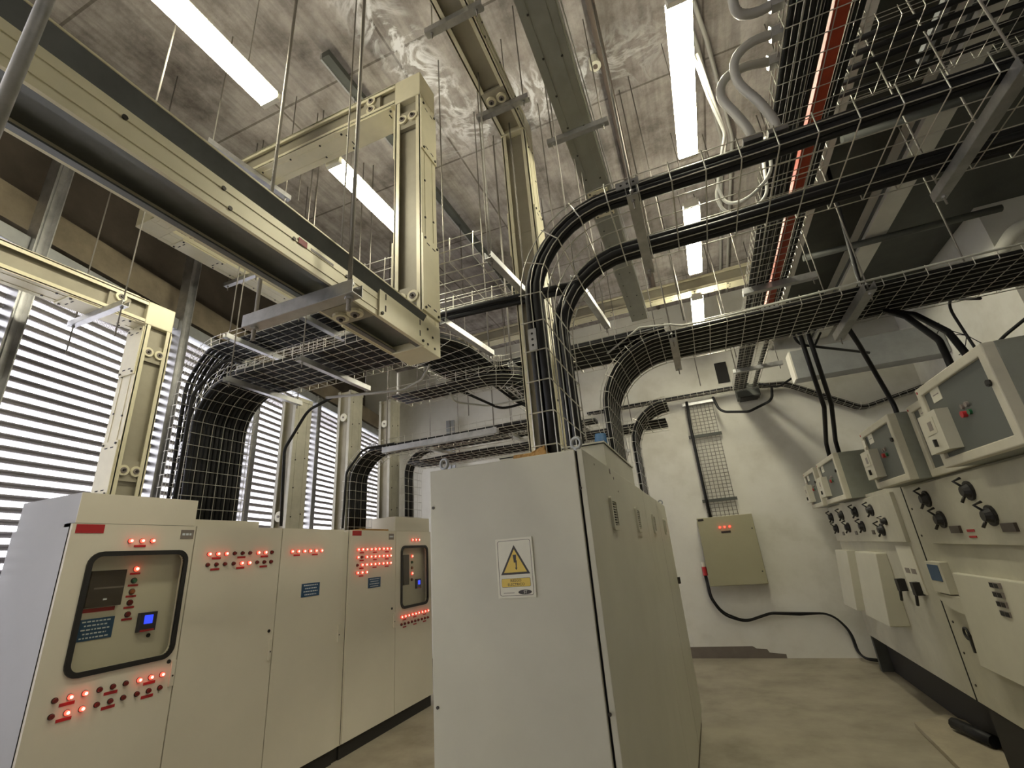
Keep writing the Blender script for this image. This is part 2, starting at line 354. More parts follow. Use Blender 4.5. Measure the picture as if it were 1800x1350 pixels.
# ---------------------------------------------------------------- small fittings
def lamp_dot(parent, y, z, state='on', x=-3.444, r=0.0135, name='indicator_light'):
    mb = MB().m('bolt').disc((x, y, z), X_, r * 1.12, .006)
    mb.m({'on': 'red_on', 'off': 'red_off', 'green': 'green_off', 'amber': 'amber_off'}[state]).disc((x + .006, y, z), X_, r * .95, .012, r2=r * .75)
    if state == 'on': mb.m('red_core').disc((x + .018, y, z), X_, r * .55, .002)
    mb.build(name, parent)
def plate(parent, y0, y1, z0, z1, m_, x=-3.444, name='label_plate', t=.003, text=0, tm='text_white'):
    mb = MB().m(m_).box(x, x + t, y0, y1, z0, z1)
    if text:
        mb.m(tm); h = (z1 - z0) / (text * 1.6 + .6)
        for k in range(text):
            zz = z1 - h * (0.8 + 1.6 * k); ww = (y1 - y0) * (.78 - .14 * (k % 2)); cy = (y0 + y1) / 2; y = cy - ww / 2
            rnd = random.Random(k)
            while y < cy + ww / 2:
                l_ = rnd.uniform(.008, .022); mb.box(x + t, x + t + .0006, y, min(y + l_, cy + ww / 2), zz - h * .55, zz); y += l_ + .006
    mb.build(name, parent)
def door(parent, y0, y1, z0, z1, x=-3.464, hole=None, m_='cabinet_paint'):
    mb = MB().m(m_); g = .004
    if hole is None: mb.box(x, x + .02, y0 + g, y1 - g, z0, z1)
    else:
        g2 = .03; a0, a1, b0, b1 = hole[0] - g2, hole[1] + g2, hole[2] - g2, hole[3] + g2; Y0, Y1 = y0 + g, y1 - g
        mb.box(x, x + .02, Y0, a0, z0, z1); mb.box(x, x + .02, a1, Y1, z0, z1); mb.box(x, x + .02, a0, a1, z0, b0); mb.box(x, x + .02, a0, a1, b1, z1)
        H = rrect(*hole, .05, 6); outer = []
        for c_i, (cy, cz) in enumerate(((a1, b1), (a0, b1), (a0, b0), (a1, b0))):
            for k in range(7):
                hy, hz = H[c_i * 7 + k]
                outer.append((cy, cz) if k == 3 else ((cy, hz) if (k < 3) == (c_i in (0, 2)) else (hy, cz)))
        mb.ring(outer, H, (x, 0, 0), Y_, Z_, (.02, 0, 0))
    return mb.build('door', parent)
def handle(parent, y, z, x=-3.444):
    MB().m('cabinet_paint').box(x, x + .012, y - .014, y + .014, z - .09, z + .06).m('bolt').disc((x + .012, y, z - .03), X_, .006, .003).build('handle', parent, bevel=.002)
def lock(parent, y, z, x=-3.444):
    MB().m('rubber').disc((x, y, z), X_, .012, .006).build('lock', parent)

# ---------------------------------------------------------------- left row of control cabinets
BX = -3.444
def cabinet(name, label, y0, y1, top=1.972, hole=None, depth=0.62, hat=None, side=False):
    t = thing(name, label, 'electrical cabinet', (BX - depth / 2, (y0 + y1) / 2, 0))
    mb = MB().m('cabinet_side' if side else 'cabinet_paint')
    xb = BX - depth
    if hole is None: mb.box(xb, BX - .022, y0, y1, 0.11, top)
    else:
        mb.box(xb, BX - .075, y0, y1, .11, top); mb.box(BX - .075, BX - .022, y0, y0 + .02, .11, top); mb.box(BX - .075, BX - .022, y1 - .02, y1, .11, top); mb.box(BX - .075, BX - .022, y0, y1, top - .02, top); mb.box(BX - .075, BX - .022, y0, y1, .11, .13)
    mb.build('carcass', t)
    MB().m('plinth').box(xb + .02, BX - .03, y0, y1, 0, .11).build('plinth', t)
    q = MB().m('seam')
    for u in ((y0, y0 + .012, .12, top - .002), (y1 - .012, y1, .12, top - .002), (y0, y1, .12, .132), (y0, y1, top - .014, top - .002)): q.box(BX - .0225, BX - .0215, *u)
    q.build('door_seal', t)
    d = door(t, y0, y1, .12, top - .003, BX - .02, hole)
    if hat: MB().m('cabinet_paint').box(hat[0], hat[1], hat[2], hat[3], top, hat[4]).build('roof_box', t, bevel=.003)
    return t, d
RM = 'cabinet'
# cabinet 1
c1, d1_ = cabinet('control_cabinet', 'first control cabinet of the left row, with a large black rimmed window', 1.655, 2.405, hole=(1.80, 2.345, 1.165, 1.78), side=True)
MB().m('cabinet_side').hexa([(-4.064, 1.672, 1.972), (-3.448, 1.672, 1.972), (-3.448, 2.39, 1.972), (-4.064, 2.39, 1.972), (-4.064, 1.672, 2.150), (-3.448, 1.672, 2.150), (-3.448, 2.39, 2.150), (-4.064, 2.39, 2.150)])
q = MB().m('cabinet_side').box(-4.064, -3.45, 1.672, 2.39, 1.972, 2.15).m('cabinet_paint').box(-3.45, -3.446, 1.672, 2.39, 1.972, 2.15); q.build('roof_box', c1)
def window(parent, y0, y1, z0, z1, x=BX):
    MB().m('rubber').ring(rrect(y0 - .028, y1 + .028, z0 - .028, z1 + .028, .075), rrect(y0, y1, z0, z1, .05), (x - .004, 0, 0), Y_, Z_, (.016, 0, 0)).build('window_gasket', parent)
    MB().m('clear_glass').prism(rrect(y0 - .005, y1 + .005, z0 - .005, z1 + .005, .055), (x - .004, 0, 0), Y_, Z_, (.003, 0, 0)).build('window_pane', parent)
window(d1_, 1.80, 2.345, 1.165, 1.78)
plate(d1_, 1.679, 1.824, 1.915, 1.965, 'red_plate'); plate(d1_, 2.298, 2.389, 1.882, 1.942, 'label_grey', text=1)
for y in (1.983, 2.051, 2.116): lamp_dot(d1_, y, 1.869)
plate(d1_, 2.01, 2.08, 1.83, 1.844, 'red_plate')
R9 = lambda y0: [y0 + k for k in (0, .068, .137, .209, .277, .345, .42, .488, .555)]
for y, s_ in zip(R9(1.765), 'dlldddlll'): lamp_dot(d1_, y, 1.051, 'on' if s_ == 'l' else 'off')
for y, s_ in zip(R9(1.765), 'dlldddddd'): lamp_dot(d1_, y, .977, 'on' if s_ == 'l' else 'off')
for y in (1.826, 2.037, 2.25):
    plate(d1_, y - .035, y + .035, 1.013, 1.029, 'red_plate'); plate(d1_, y - .035, y + .035, .940, .956, 'red_plate')
lock(d1_, 2.353, 1.117); handle(d1_, 2.385, 1.06)
ix = BX - .074
inner = MB().m('cabinet_paint').box(BX - .0745, BX - .072, 1.68, 2.38, 1.0, 1.9).build('mounting_plate', c1)
XI = BX - .072
def pI(u): return u   # inner devices sit a little deeper than the door
MB().m('relay_brown').box(XI, XI + .03, 1.834, 2.024, 1.495, 1.70).m('label_grey').box(XI + .03, XI + .032, 1.86, 2.02, 1.595, 1.605).m('text_white').box(XI + .03, XI + .032, 1.92, 1.94, 1.53, 1.54).build('protection_relay', c1)
plate(c1, 1.831, 2.01, 1.468, 1.490, 'red_plate', XI); plate(c1, 1.831, 2.021, 1.316, 1.433, 'blue_plate', XI, text=5)
for z, s_ in ((1.70, 'on'), (1.63, 'green'), (1.565, 'amber'), (1.50, 'off'), (1.432, 'off')):
    lamp_dot(c1, 2.091, z, s_, XI, .016); plate(c1, 2.061, 2.121, z - .034, z - .022, 'red_plate', XI)
def meter(parent, y0, y1, z0, z1, x):
    MB().m('meter_black').box(x, x + .03, y0, y1, z0, z1).m('red_plate').box(x + .03, x + .031, y0 + .01, y1 - .01, z0, z0 + .012).m('screen_blue').box(x + .03, x + .032, y0 + (y1 - y0) * .25, y1 - (y1 - y0) * .25, z0 + (z1 - z0) * .4, z1 - (z1 - z0) * .15).build('power_meter', parent, bevel=.002)
meter(c1, 2.155, 2.259, 1.318, 1.43, XI)
lock(c1, 2.24, 1.29, XI)
# cabinet 2
c2, d2_ = cabinet('control_cabinet', 'cream control cabinet, second of the left row, two rows of lights', 2.405, 3.178)
for y, s_ in zip(R9(2.527), 'llldddlld'): lamp_dot(d2_, y, 1.774, 'on' if s_ == 'l' else 'off')
for y, s_ in zip(R9(2.527), 'ddddllddd'): lamp_dot(d2_, y, 1.700, 'on' if s_ == 'l' else 'off')
for y in (2.59, 2.80, 3.013):
    plate(d2_, y - .035, y + .035, 1.737, 1.751, 'red_plate'); plate(d2_, y - .035, y + .035, 1.660, 1.674, 'red_plate')
lock(d2_, 3.128, 1.175); handle(d2_, 3.150, 1.054)
MB().m('cabinet_paint').box(-3.98, -3.55, 2.42, 3.02, 1.972, 2.03).build('gland_frame', c2)
# cabinet 3
c3, d3_ = cabinet('control_cabinet', 'third control cabinet of the left row, one row of lights, blue plate', 3.178, 3.953)
for k in range(6): lamp_dot(d3_, 3.292 + .0702 * k, 1.775)
for y in (3.354, 3.569): plate(d3_, y - .035, y + .035, 1.736, 1.750, 'red_plate')
plate(d3_, 3.438, 3.652, 1.389, 1.50, 'blue_plate', text=4); handle(d3_, 3.93, 1.048)
# cabinet 4
c4, d4_ = cabinet('control_cabinet', 'cream control cabinet crowded with red lights, fourth of the left row', 4.04, 4.83)
for z, pat in ((1.774, 'lllllllll'), (1.698, 'ldlllllll'), (1.621, 'dllllllll')):
    for y, s_ in zip(R9(4.162), pat): lamp_dot(d4_, y, z, 'on' if s_ == 'l' else 'off')
    for y in (4.23, 4.445, 4.66): plate(d4_, y - .033, y + .033, z - .039, z - .026, 'red_plate')
for y in (4.162, 4.232, 4.305): lamp_dot(d4_, y, 1.547)
plate(d4_, 4.197, 4.263, 1.508, 1.521, 'red_plate')
plate(d4_, 4.073, 4.213, 1.914, 1.963, 'red_plate'); plate(d4_, 4.692, 4.785, 1.873, 1.938, 'label_grey', text=1); plate(d4_, 4.345, 4.552, 1.385, 1.486, 'blue_plate', text=4)
lock(d4_, 4.765, 1.143); handle(d4_, 4.805, 1.037)
MB().m('foam').box(-3.90, -3.47, 4.25, 4.72, 1.972, 1.99).build('foam_seal', c4)
# cabinet 5
c5, d5_ = cabinet('control_cabinet', 'last control cabinet of the left row, with a narrow looking window', 4.83, 5.60, hole=(4.955, 5.49, 1.14, 1.775), hat=(-3.98, -3.46, 4.84, 5.59, 2.14))
window(d5_, 4.955, 5.49, 1.14, 1.775)
for y in (5.16, 5.235, 5.307): lamp_dot(d5_, y, 1.869)
for y in R9(4.944): lamp_dot(d5_, y, 1.034); lamp_dot(d5_, y, .957, 'off')
for y in (5.01, 5.22, 5.43): plate(d5_, y - .033, y + .033, .995, 1.008, 'red_plate'); plate(d5_, y - .033, y + .033, .918, .931, 'red_plate')
MB().m('cabinet_paint').box(BX - .0745, BX - .072, 4.86, 5.57, 1.0, 1.9).build('mounting_plate', c5)
MB().m('relay_brown').box(XI, XI + .03, 5.06, 5.165, 1.36, 1.70).build('protection_relay', c5)
for z, s_ in ((1.68, 'on'), (1.61, 'green'), (1.545, 'amber'), (1.48, 'on'), (1.41, 'off')): lamp_dot(c5, 5.262, z, s_, XI, .016)
meter(c5, 5.335, 5.43, 1.30, 1.41, XI)
MB().m('cabinet_paint').box(-4.06, -3.47, 3.953, 4.04, .11, 1.95).m('plinth').box(-4.0, -3.49, 3.953, 4.04, 0, .11).build('filler_post', label='narrow recessed filler strip between the third and fourth cream cabinets', cat='filler panel')
# another cabinet continues the row toward the camera: only what stands behind the first one
# ---------------------------------------------------------------- centre cabinet row
XR, XL = -0.409, -1.105
cc = thing('power_cabinet', 'large cream power cabinet in the middle with a yellow electrical hazard sign', 'electrical cabinet', (-0.757, 2.6, 0))
TOPC = 1.975
MB().m('center_paint').box(XL + .006, XR - .022, 1.822, 3.60, .1, TOPC).m('seam').box(XL, XR - .004, 1.812, 1.822, .1, TOPC - .004).m('plinth').box(XL + .03, XR - .03, 1.85, 3.6, 0, .1).build('carcass', cc)
fp = MB().m('center_paint').box(XL + .002, XR - .03, 1.795, 1.812, .1, TOPC).build('front_panel', cc, bevel=.003)
MB().m('center_paint').box(XR - .022, XR, 1.803, 3.60, .1, TOPC).build('side_panel', cc, bevel=.003)
sg = MB().m('sign_white').box(-.803, -.648, 1.790, 1.795, 1.446, 1.662)
sg.m('sign_black').ring(rrect(-.795, -.656, 1.454, 1.654, .008, 3), rrect(-.7935, -.6575, 1.4555, 1.6525, .007, 3), (0, 1.790, 0), X_, Z_, (0, -.0004, 0))
tri = [(-.7255, 1.636), (-.786, 1.529), (-.665, 1.529)]; tin = [(-.7255, 1.6205), (-.7735, 1.5365), (-.6775, 1.5365)]
sg.ring(tri, tin, (0, 1.790, 0), X_, Z_, (0, -.0006, 0))
sg.m('sign_yellow').prism(tin, (0, 1.790, 0), X_, Z_, (0, -.0004, 0))
sg.m('sign_black').prism([(-.732, 1.600), (-.718, 1.600), (-.7195, 1.578), (-.7165, 1.580), (-.7185, 1.552), (-.7150, 1.553), (-.7215, 1.544), (-.7255, 1.554), (-.7225, 1.553), (-.7225, 1.572), (-.7290, 1.571)], (0, 1.7896, 0), X_, Z_, (0, -.0004, 0))
sg.m('sign_black').prism(rrect(-.7855, -.6665, 1.4845, 1.5155, .005, 3), (0, 1.790, 0), X_, Z_, (0, -.0003, 0))
sg.m('sign_yellow').prism(rrect(-.7845, -.6675, 1.4855, 1.5145, .0045, 3), (0, 1.7897, 0), X_, Z_, (0, -.0003, 0))
sg.m('sign_black').prism([(-.692 + .0275 * math.cos(a * .3927), 1.4655 + .0085 * math.sin(a * .3927)) for a in range(16)], (0, 1.790, 0), X_, Z_, (0, -.0004, 0))
sg.m('label_grey').box(-.780, -.735, 1.7897, 1.790, 1.4635, 1.4655)
sign = sg.build('hazard_sign', fp, 'white sign with a yellow triangle and black lightning arrow')
def text(body, size, x, y, z, parent, m_, rot=(math.pi / 2, 0, 0), name='lettering'):
    cu = bpy.data.curves.new(name, 'FONT'); cu.body = body; cu.size = size; cu.align_x = 'CENTER'; cu.align_y = 'CENTER'; cu.extrude = .0002
    o = bpy.data.objects.new(name, cu); sc.collection.objects.link(o); cu.materials.append(MATS[m_])
    dg = bpy.context.evaluated_depsgraph_get(); me = bpy.data.meshes.new_from_object(o.evaluated_get(dg)); bpy.data.objects.remove(o)
    o = bpy.data.objects.new(name, me); sc.collection.objects.link(o)
    o.rotation_euler = rot; o.location = V((x, y, z)) - parent_loc(parent); o.parent = parent
    if not me.materials: me.materials.append(MATS[m_])
    return o
text('RIESGO', .0135, -.726, 1.7890, 1.5070, sign, 'sign_black'); text('ELECTRICO', .0135, -.726, 1.7890, 1.4930, sign, 'sign_black'); text('ST', .014, -.690, 1.7890, 1.4655, sign, 'sign_white')
q = MB().m('bolt')
for x, z in ((-1.088, 1.816), (-.431, 1.822), (-1.083, 1.081), (-.427, 1.081)): q.disc((x, 1.795, z), -Y_, .006, .004)
q.build('screws', fp)
def eyebolt(parent, x, y, z):
    MB().m('steel_grey').disc((x, y, z), Z_, .014, .012).torus((x, y, z + .036), Y_ + X_ * .3, .022, .0075).build('lifting_eye', parent)
eyebolt(cc, -1.06, 1.85, TOPC); eyebolt(cc, -.44, 1.85, TOPC)
def vent(parent, y0, z0=1.672, z1=1.822):
    mb = MB().m('center_paint').ring(rrect(y0, y0 + .15, z0, z1, .015), rrect(y0 + .025, y0 + .125, z0 + .02, z1 - .02, .012), (XR, 0, 0), Y_, Z_, (.012, 0, 0))
    mb.m('hole').box(XR, XR + .002, y0 + .02, y0 + .13, z0 + .015, z1 - .015).m('center_paint')
    for k in range(9): z = z0 + .026 + k * .012; mb.box(XR + .002, XR + .008, y0 + .024, y0 + .126, z, z + .004)
    mb.build('air_vent', parent)
vent(cc, 2.22); vent(cc, 3.03)
MB().m('center_paint').box(-1.0, XR - .01, 2.36, 3.33, TOPC, 2.10).m('seam').box(-1.0, XR - .008, 2.35, 3.33, 2.10, 2.104).m('center_paint').box(-1.005, XR - .004, 2.35, 3.34, 2.104, 2.112).build('roof_box', cc)
MB().m('center_paint').prism([(0, 0), (.33, 0), (0, .13)], (-.58, 2.0, TOPC), Y_, Z_, (-.012, 0, 0)).build('gland_plate', cc)
MB().m('foam').obox((-.66, 1.93, TOPC + .012), (.075, 0, 0), (0, .05, 0), (0, .01, .022)).obox((-.62, 1.93, TOPC + .025), (.03, 0, 0.01), (0, .04, 0), (0, 0, .022)).build('foam_seal', cc)
q = MB().m('label_grey')
for y, z, a in ((2.36, 1.955, .02), (2.44, 1.93, .01), (2.0, 1.94, .006), (2.52, 1.87, .006)): q.disc((XR, y, z), X_, a * .7, .002)
q.build('paint_chips', cc)
cc2 = thing('power_cabinet', 'far half of the cream centre cabinets, joined behind the one with the sign', 'electrical cabinet', (-0.757, 4.5, 0))
MB().m('center_paint').box(XL + .006, XR, 3.604, 5.42, .1, TOPC - .004).m('plinth').box(XL + .03, XR - .03, 3.604, 5.4, 0, .1).m('seam').box(XR - .004, XR + .0005, 4.505, 4.509, .1, TOPC - .004).build('carcass', cc2, bevel=.004)
vent(cc2, 3.93); vent(cc2, 4.88)
eyebolt(cc2, -.44, 5.36, TOPC - .004)
MB().m('bolt').box(XR, XR + .025, 5.36, 5.41, 1.2, 1.26).build('latch', cc2)

# ---------------------------------------------------------------- busbar ducts
DW, DH = 0.195, 0.172
def straight(mb, p0, p1, a, w=DW, h=DH, bolts=True, lip=False, paint='duct_paint', web='duct_web'):
    """a: normal of the bolted plates; the other two sides are recessed webs."""
    p0, p1, a = V(p0), V(p1), V(a).normalized(); T = (p1 - p0); L = T.length; T.normalize(); b_ = T.cross(a).normalized(); c = (p0 + p1) / 2
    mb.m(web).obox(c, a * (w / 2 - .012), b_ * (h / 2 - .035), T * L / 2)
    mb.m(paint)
    for s_ in (-1, 1):
        if lip:      # flange lip leaning out along the upper edge
            mb.obox(c + a * s_ * (w / 2 - .006) + b_ * lip * -.028, a * .006, b_ * (h / 2 - .028), T * L / 2)
            mb.m(web); m0 = c + a * s_ * (w / 2 - .008) + b_ * lip * (h / 2 - .056); m1 = c + a * s_ * (w / 2 + .030) + b_ * lip * (h / 2 - .002); dv = (m1 - m0)
            mb.obox((m0 + m1) / 2, dv / 2, dv.cross(T).normalized() * .002, T * L / 2); mb.m(paint).obox(m1 + b_ * lip * .001, a * .004, b_ * .003, T * L / 2)
        else: mb.obox(c + a * s_ * (w / 2 - .006), a * .006, b_ * (h / 2), T * L / 2)
        for t_ in (-1, 1):
            mb.m(web if web == 'duct_steel_shaded' else paint).obox(c + a * s_ * (w / 2 - .020) + b_ * t_ * (h / 2 - .003), a * .016, b_ * .003, T * L / 2)
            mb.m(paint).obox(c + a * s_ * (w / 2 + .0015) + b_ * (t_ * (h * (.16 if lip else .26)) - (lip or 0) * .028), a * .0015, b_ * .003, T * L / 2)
    if bolts:
        mb.m('bolt'); k = 0; d = .12
        while d < L - .08:
            for s_ in (-1, 1):
                for t_ in ((-1, 1) if k % 2 == 0 else (-1,)):
                    o = p0 + T * (d + (0.03 if t_ > 0 else 0)) + a * s_ * (w / 2) + b_ * (t_ * h * (.16 if lip else .27) - (lip or 0) * .028)
                    mb.disc(o, a * s_, .0075, .005, 8)
            d += .28; k += 1
    return mb
class cover:
    """cover plates over a joint: one plate on each bolted side"""
    def __init__(s, mb, c, T, a, L=.36, w=DW, h=DH): s.a = (c, T, a, L, w, h)
    def build(s, name, parent):
        c, T, a, L, w, h = s.a; c, T, a = V(c), V(T).normalized(), V(a).normalized(); b_ = T.cross(a).normalized()
        for s_ in (-1, 1):
            mb = MB().m('duct_paint').obox(c + a * s_ * (w / 2 + .005), a * .005, b_ * (h / 2 + .002), T * L / 2)
            for u in (-1, 1):
                for v_ in (-1, 1):
                    mb.m('bolt').disc(c + a * s_ * (w / 2 + .009) + T * u * (L / 2 - .02) + b_ * v_ * (h / 2 - .02), a * s_, .008, .007, 8)
                    mb.m('hole').obox(c + a * s_ * (w / 2 + .0100) + T * u * (L / 2 - .045) + b_ * v_ * (h / 2 - .055), a * .0006, b_ * .016, T * .004)
            mb.build(name, parent)
def rosettes(parent, c, T, n_, sep=.075, m_='duct_paint', off=0.0):
    c, T, n_ = V(c), V(T).normalized(), V(n_).normalized(); s_ = T.cross(n_)
    mb = MB().m('duct_web').obox(c, s_ * .085, T * .07, n_ * .012)
    for u in (-1, 1):
        mb.m(m_).disc(c + s_ * u * sep * .52 + n_ * .012, n_, .036, .014, 16).m('label_grey').disc(c + s_ * u * sep * .52 + n_ * .026, n_, .020, .004, 12).m('bolt').disc(c + s_ * u * sep * .52 + n_ * .03, n_, .009, .010, 6)
    mb.build('clamp_discs', parent)
def sections(parent, p0, p1, a, cuts=(), **k):
    p0, p1 = V(p0), V(p1); L = (p1 - p0).length; T = (p1 - p0).normalized(); prev = 0
    for c_ in list(cuts) + [L]:
        straight(MB(), p0 + T * prev, p0 + T * (c_ - .002), a, **k).build('duct_section', parent); prev = c_
    for c_ in cuts: cover(MB(), p0 + T * c_, T, a).build('joint_cover', parent)
# D1: run along Y, riser, upper run to the left, then along Y again
t = thing('busbar_duct', 'big cream busbar duct crossing the upper left and rising at the middle to the ceiling', 'busbar duct', (-1.305, 1.0, 2.65))
x1 = -1.300; zc = 2.748
sections(t, (x1, -1.6, zc), (x1, 1.90, zc), X_, lip=-1, web='duct_steel_shaded')  # web and lip coloured darker than on the riser, for the shade underneath
cover(MB(), (x1, 1.72, zc), Y_, X_, .38).build('joint_cover', t)
q = MB().m('duct_paint').box(x1 - .10, x1 + .10, 1.90, 2.085, zc - .0925, zc + .0925).m('bolt')
for dy, dz in ((.05, .03), (.10, .0), (.12, -.06), (.05, -.06)): q.disc((x1 + .1, 1.90 + dy, zc + dz), X_, .0075, .005, 8)
q.build('elbow', t, bevel=.012)
sections(t, (x1, 1.992, zc + .0925), (x1, 1.992, 4.50), X_)
cover(MB(), (x1, 1.992, 3.13), Z_, X_, .50).build('joint_cover', t)
cover(MB(), (x1, 1.992, 4.24), Z_, X_, .42).build('joint_cover', t)
MB().m('duct_paint').box(x1 - .10, x1 + .10, 1.90, 2.085, 4.50, 4.70).build('elbow', t, bevel=.006)
rosettes(t, (x1, 1.925, 2.98), Z_, -Y_); rosettes(t, (x1, 1.925, 4.33), Z_, -Y_); rosettes(t, (x1 - .30, 1.925, 4.60), X_, -Y_); rosettes(t, (x1, 1.45, zc - .075), Y_, -Z_)
zu = 4.60
MBs = straight(MB(), (x1 - .1, 1.992, zu), (-3.88, 1.992, zu), Z_, w=.19, h=.185); MBs.build('duct_section', t)
cover(MB(), (x1 - .36, 1.992, zu), X_, Z_, .46, w=.19).build('joint_cover', t)
x5 = -3.98
MB().m('duct_paint').box(x5 - .10, x5 + .10, 1.90, 2.085, zu - .095, zu + .095).build('elbow', t, bevel=.006)
q = cover(MB(), (x5, 2.40, zu), Y_, Z_, .42, w=.19); q.build('joint_cover', t)
straight(MB(), (x5, 2.085, zu), (x5, 4.9, zu), Z_, w=.19, h=.2).build('duct_section', t)
rosettes(t, (x5 + .075, 2.24, zu), Y_, X_)
# red mark on the face and small print
MB().m('red_plate').box(x1 + .1, x1 + .1025, 1.06, 1.10, zc - .005, zc + .02).m('label_grey').box(x1 + .1, x1 + .102, 1.12, 1.24, zc - .0, zc + .010).build('maker_label', t)
# D2: along Y near the ceiling and down into the centre cabinet
t = thing('busbar_duct', 'cream busbar duct running overhead then dropping into the top of the centre cabinet', 'busbar duct', (-.80, 2.6, 2.0))
x2, y2, z2 = -.80, 2.66, 4.72
sections(t, (x2, -1.6, z2), (x2, y2 - .10, z2), X_, cuts=(2.2,))
MB().m('duct_paint').box(x2 - .1, x2 + .1, y2 - .10, y2 + .09, z2 - .0925, z2 + .0925).build('elbow', t, bevel=.006)
sections(t, (x2, y2, z2 - .0925), (x2, y2, 2.11), X_, cuts=(.9,))
rosettes(t, (x2, y2 - .4, z2 - .075), Y_, -Z_)
# D3: along Y, wide underside
t = thing('busbar_duct', 'grey cream busbar duct with a flat bolted underside, right of the middle overhead', 'busbar duct', (-.33, 2.5, 4.5))
sections(t, (-.33, -1.6, 4.6), (-.33, 6.05, 4.6), Z_, cuts=(2.4, 5.1), w=.2, h=.21, paint='duct_grey', web='duct_grey')
MB().m('galv').box(-.215, -.205, -1.6, 6.05, 4.50, 4.53).box(-.195, -.188, -1.6, 4.2, 4.50, 4.52).build('edge_rail', t)
# D9: crosswise duct far away
t = thing('busbar_duct', 'long cream busbar duct spanning crosswise near the back wall', 'busbar duct', (0, 5.9, 4.6))
sections(t, (-3.6, 6.05, 4.80), (2.4, 6.05, 4.80), Z_, cuts=(2.2, 4.6))
# D4: far left, down into cabinet 1
t = thing('busbar_duct', 'cream busbar duct at the left dropping onto the first control cabinet', 'busbar duct', (-3.69, 1.99, 2.15))
xd = -3.695; zd = 3.525
q = straight(MB(), (xd, .1, zd), (xd, 1.88, zd), Z_, w=.19, h=.19); q.build('duct_section', t)
MB().m('duct_paint').box(xd - .095, xd + .095, 1.88, 2.08, zd - .095, zd + .095).build('elbow', t, bevel=.006)
straight(MB(), (xd, 1.985, zd - .095), (xd, 1.985, 2.15), Y_, w=.19, h=.19).build('duct_section', t)
cover(MB(), (xd, 1.985, 3.22), Z_, Y_, .38, w=.19).build('joint_cover', t); cover(MB(), (xd, 1.985, 2.35), Z_, Y_, .38, w=.19).build('joint_cover', t); cover(MB(), (xd, 1.62, zd), Y_, Z_, .40, w=.19).build('joint_cover', t)
rosettes(t, (xd + .07, 1.985, 3.22), Z_, X_); rosettes(t, (xd + .07, 1.985, 2.34), Z_, X_); rosettes(t, (xd + .07, 1.70, zd), Y_, X_)
for z_, y_ in ((2.35, 0), (3.22, 0)): pass
# D6-8 risers behind the row
for nm, y_, zt, lab in ((0, 3.60, 3.30, 'tall cream duct riser standing on the third control cabinet'), (1, 4.42, 3.62, 'cream duct riser behind the fourth control cabinet, with a round cap near its top'), (2, 5.22, 3.72, 'cream duct riser farthest back, behind the last control cabinet')):
    t = thing('duct_riser', lab, 'busbar duct', (-3.85, y_, 1.97))
    straight(MB(), (-3.85, y_, 1.992 if y_ < 5 else 2.145), (-3.85, y_, zt), X_, w=.19, h=.22, paint='duct_grey_beige').build('duct_section', t)
    straight(MB(), (-3.85, y_ , zt), (-3.85, y_, zt + .04), X_, w=.2, h=.23, bolts=False, paint='duct_grey_beige').build('top_flange', t)
    zz = 2.12 if nm == 0 else zt - .30
    MB().m('sign_white').disc((-3.85, y_ - .085, zz), -Y_, .05, .03, 18).m('label_grey').disc((-3.85, y_ - .115, zz), -Y_, .012, .01).build('round_cap', t)
# steel column at the back, left of the centre cabinet
MB().m('steel_grey').box(-4.44, -4.36, 7.86, 7.94, 0, 4.2).box(-4.36, -4.28, 7.88, 7.92, 0, 4.2).build('steel_column', label='grey steel column in front of the back wall, left of the centre cabinet', cat='column')

# ---------------------------------------------------------------- fluorescent lamps
def fluoro(x, y0, y1, z, lab):
    t = thing('fluorescent_lamp', lab, 'ceiling lamp', (x, (y0 + y1) / 2, z), 'fluorescent lamps overhead')
    MB().m('lamp_body').box(x - .055, x + .055, y0, y1, z + .060, z + .085).build('housing', t, bevel=.006)
    MB().m('lamp_body').hexa([(x - .06, y0, z), (x + .06, y0, z), (x + .07, y0 + .03, z), (x - .07, y0 + .03, z), (x - .07, y0, z + .06), (x + .07, y0, z + .06), (x + .07, y0 + .03, z + .06), (x - .07, y0 + .03, z + .06)]).build('end_cap', t)
    MB().m('lamp_body').box(x - .07, x + .07, y1 - .03, y1, z, z + .06).build('end_cap', t)
    MB().m('tube_light').prism([(-.062, .060), (-.075, .036), (-.072, .012), (-.05, 0), (.05, 0), (.072, .012), (.075, .036), (.062, .060)], (x, y0 + .03, z), X_, Z_, (0, y1 - y0 - .06, 0)).build('diffuser', t)
    MB().m('rod').tube([(x, y0 + .2, z + .07), (x, y0 + .2, CEIL)], .003, 5).tube([(x, y1 - .2, z + .07), (x, y1 - .2, CEIL)], .003, 5).build('suspension_rods', t)
fluoro(-2.12, 0.28, 1.56, 4.5, 'long lit fluorescent lamp at the top left, nearest of the left pair')
fluoro(-2.12, 2.11, 3.39, 4.5, 'lit fluorescent lamp partly behind the rising cream duct')
fluoro(.43, 2.05, 3.33, 4.5, 'large lit fluorescent lamp at the top right of the middle')
fluoro(.43, 3.93, 5.21, 4.5, 'lit fluorescent lamp crossed by the black cable bundle')
fluoro(.43, 5.83, 7.10, 4.5, 'farthest lit fluorescent lamp, just above the long mesh tray')
# dark lighting rail fixed under the slab on the left line
MB().m('dark_steel').box(-2.13, -2.06, 1.93, 6.2, 5.44, 5.5).m('galv').box(-2.145, -2.13, 1.93, 6.2, 5.43, 5.5).build('lighting_rail', label='thin dark channel rail under the ceiling beside the left lamps', cat='rail')

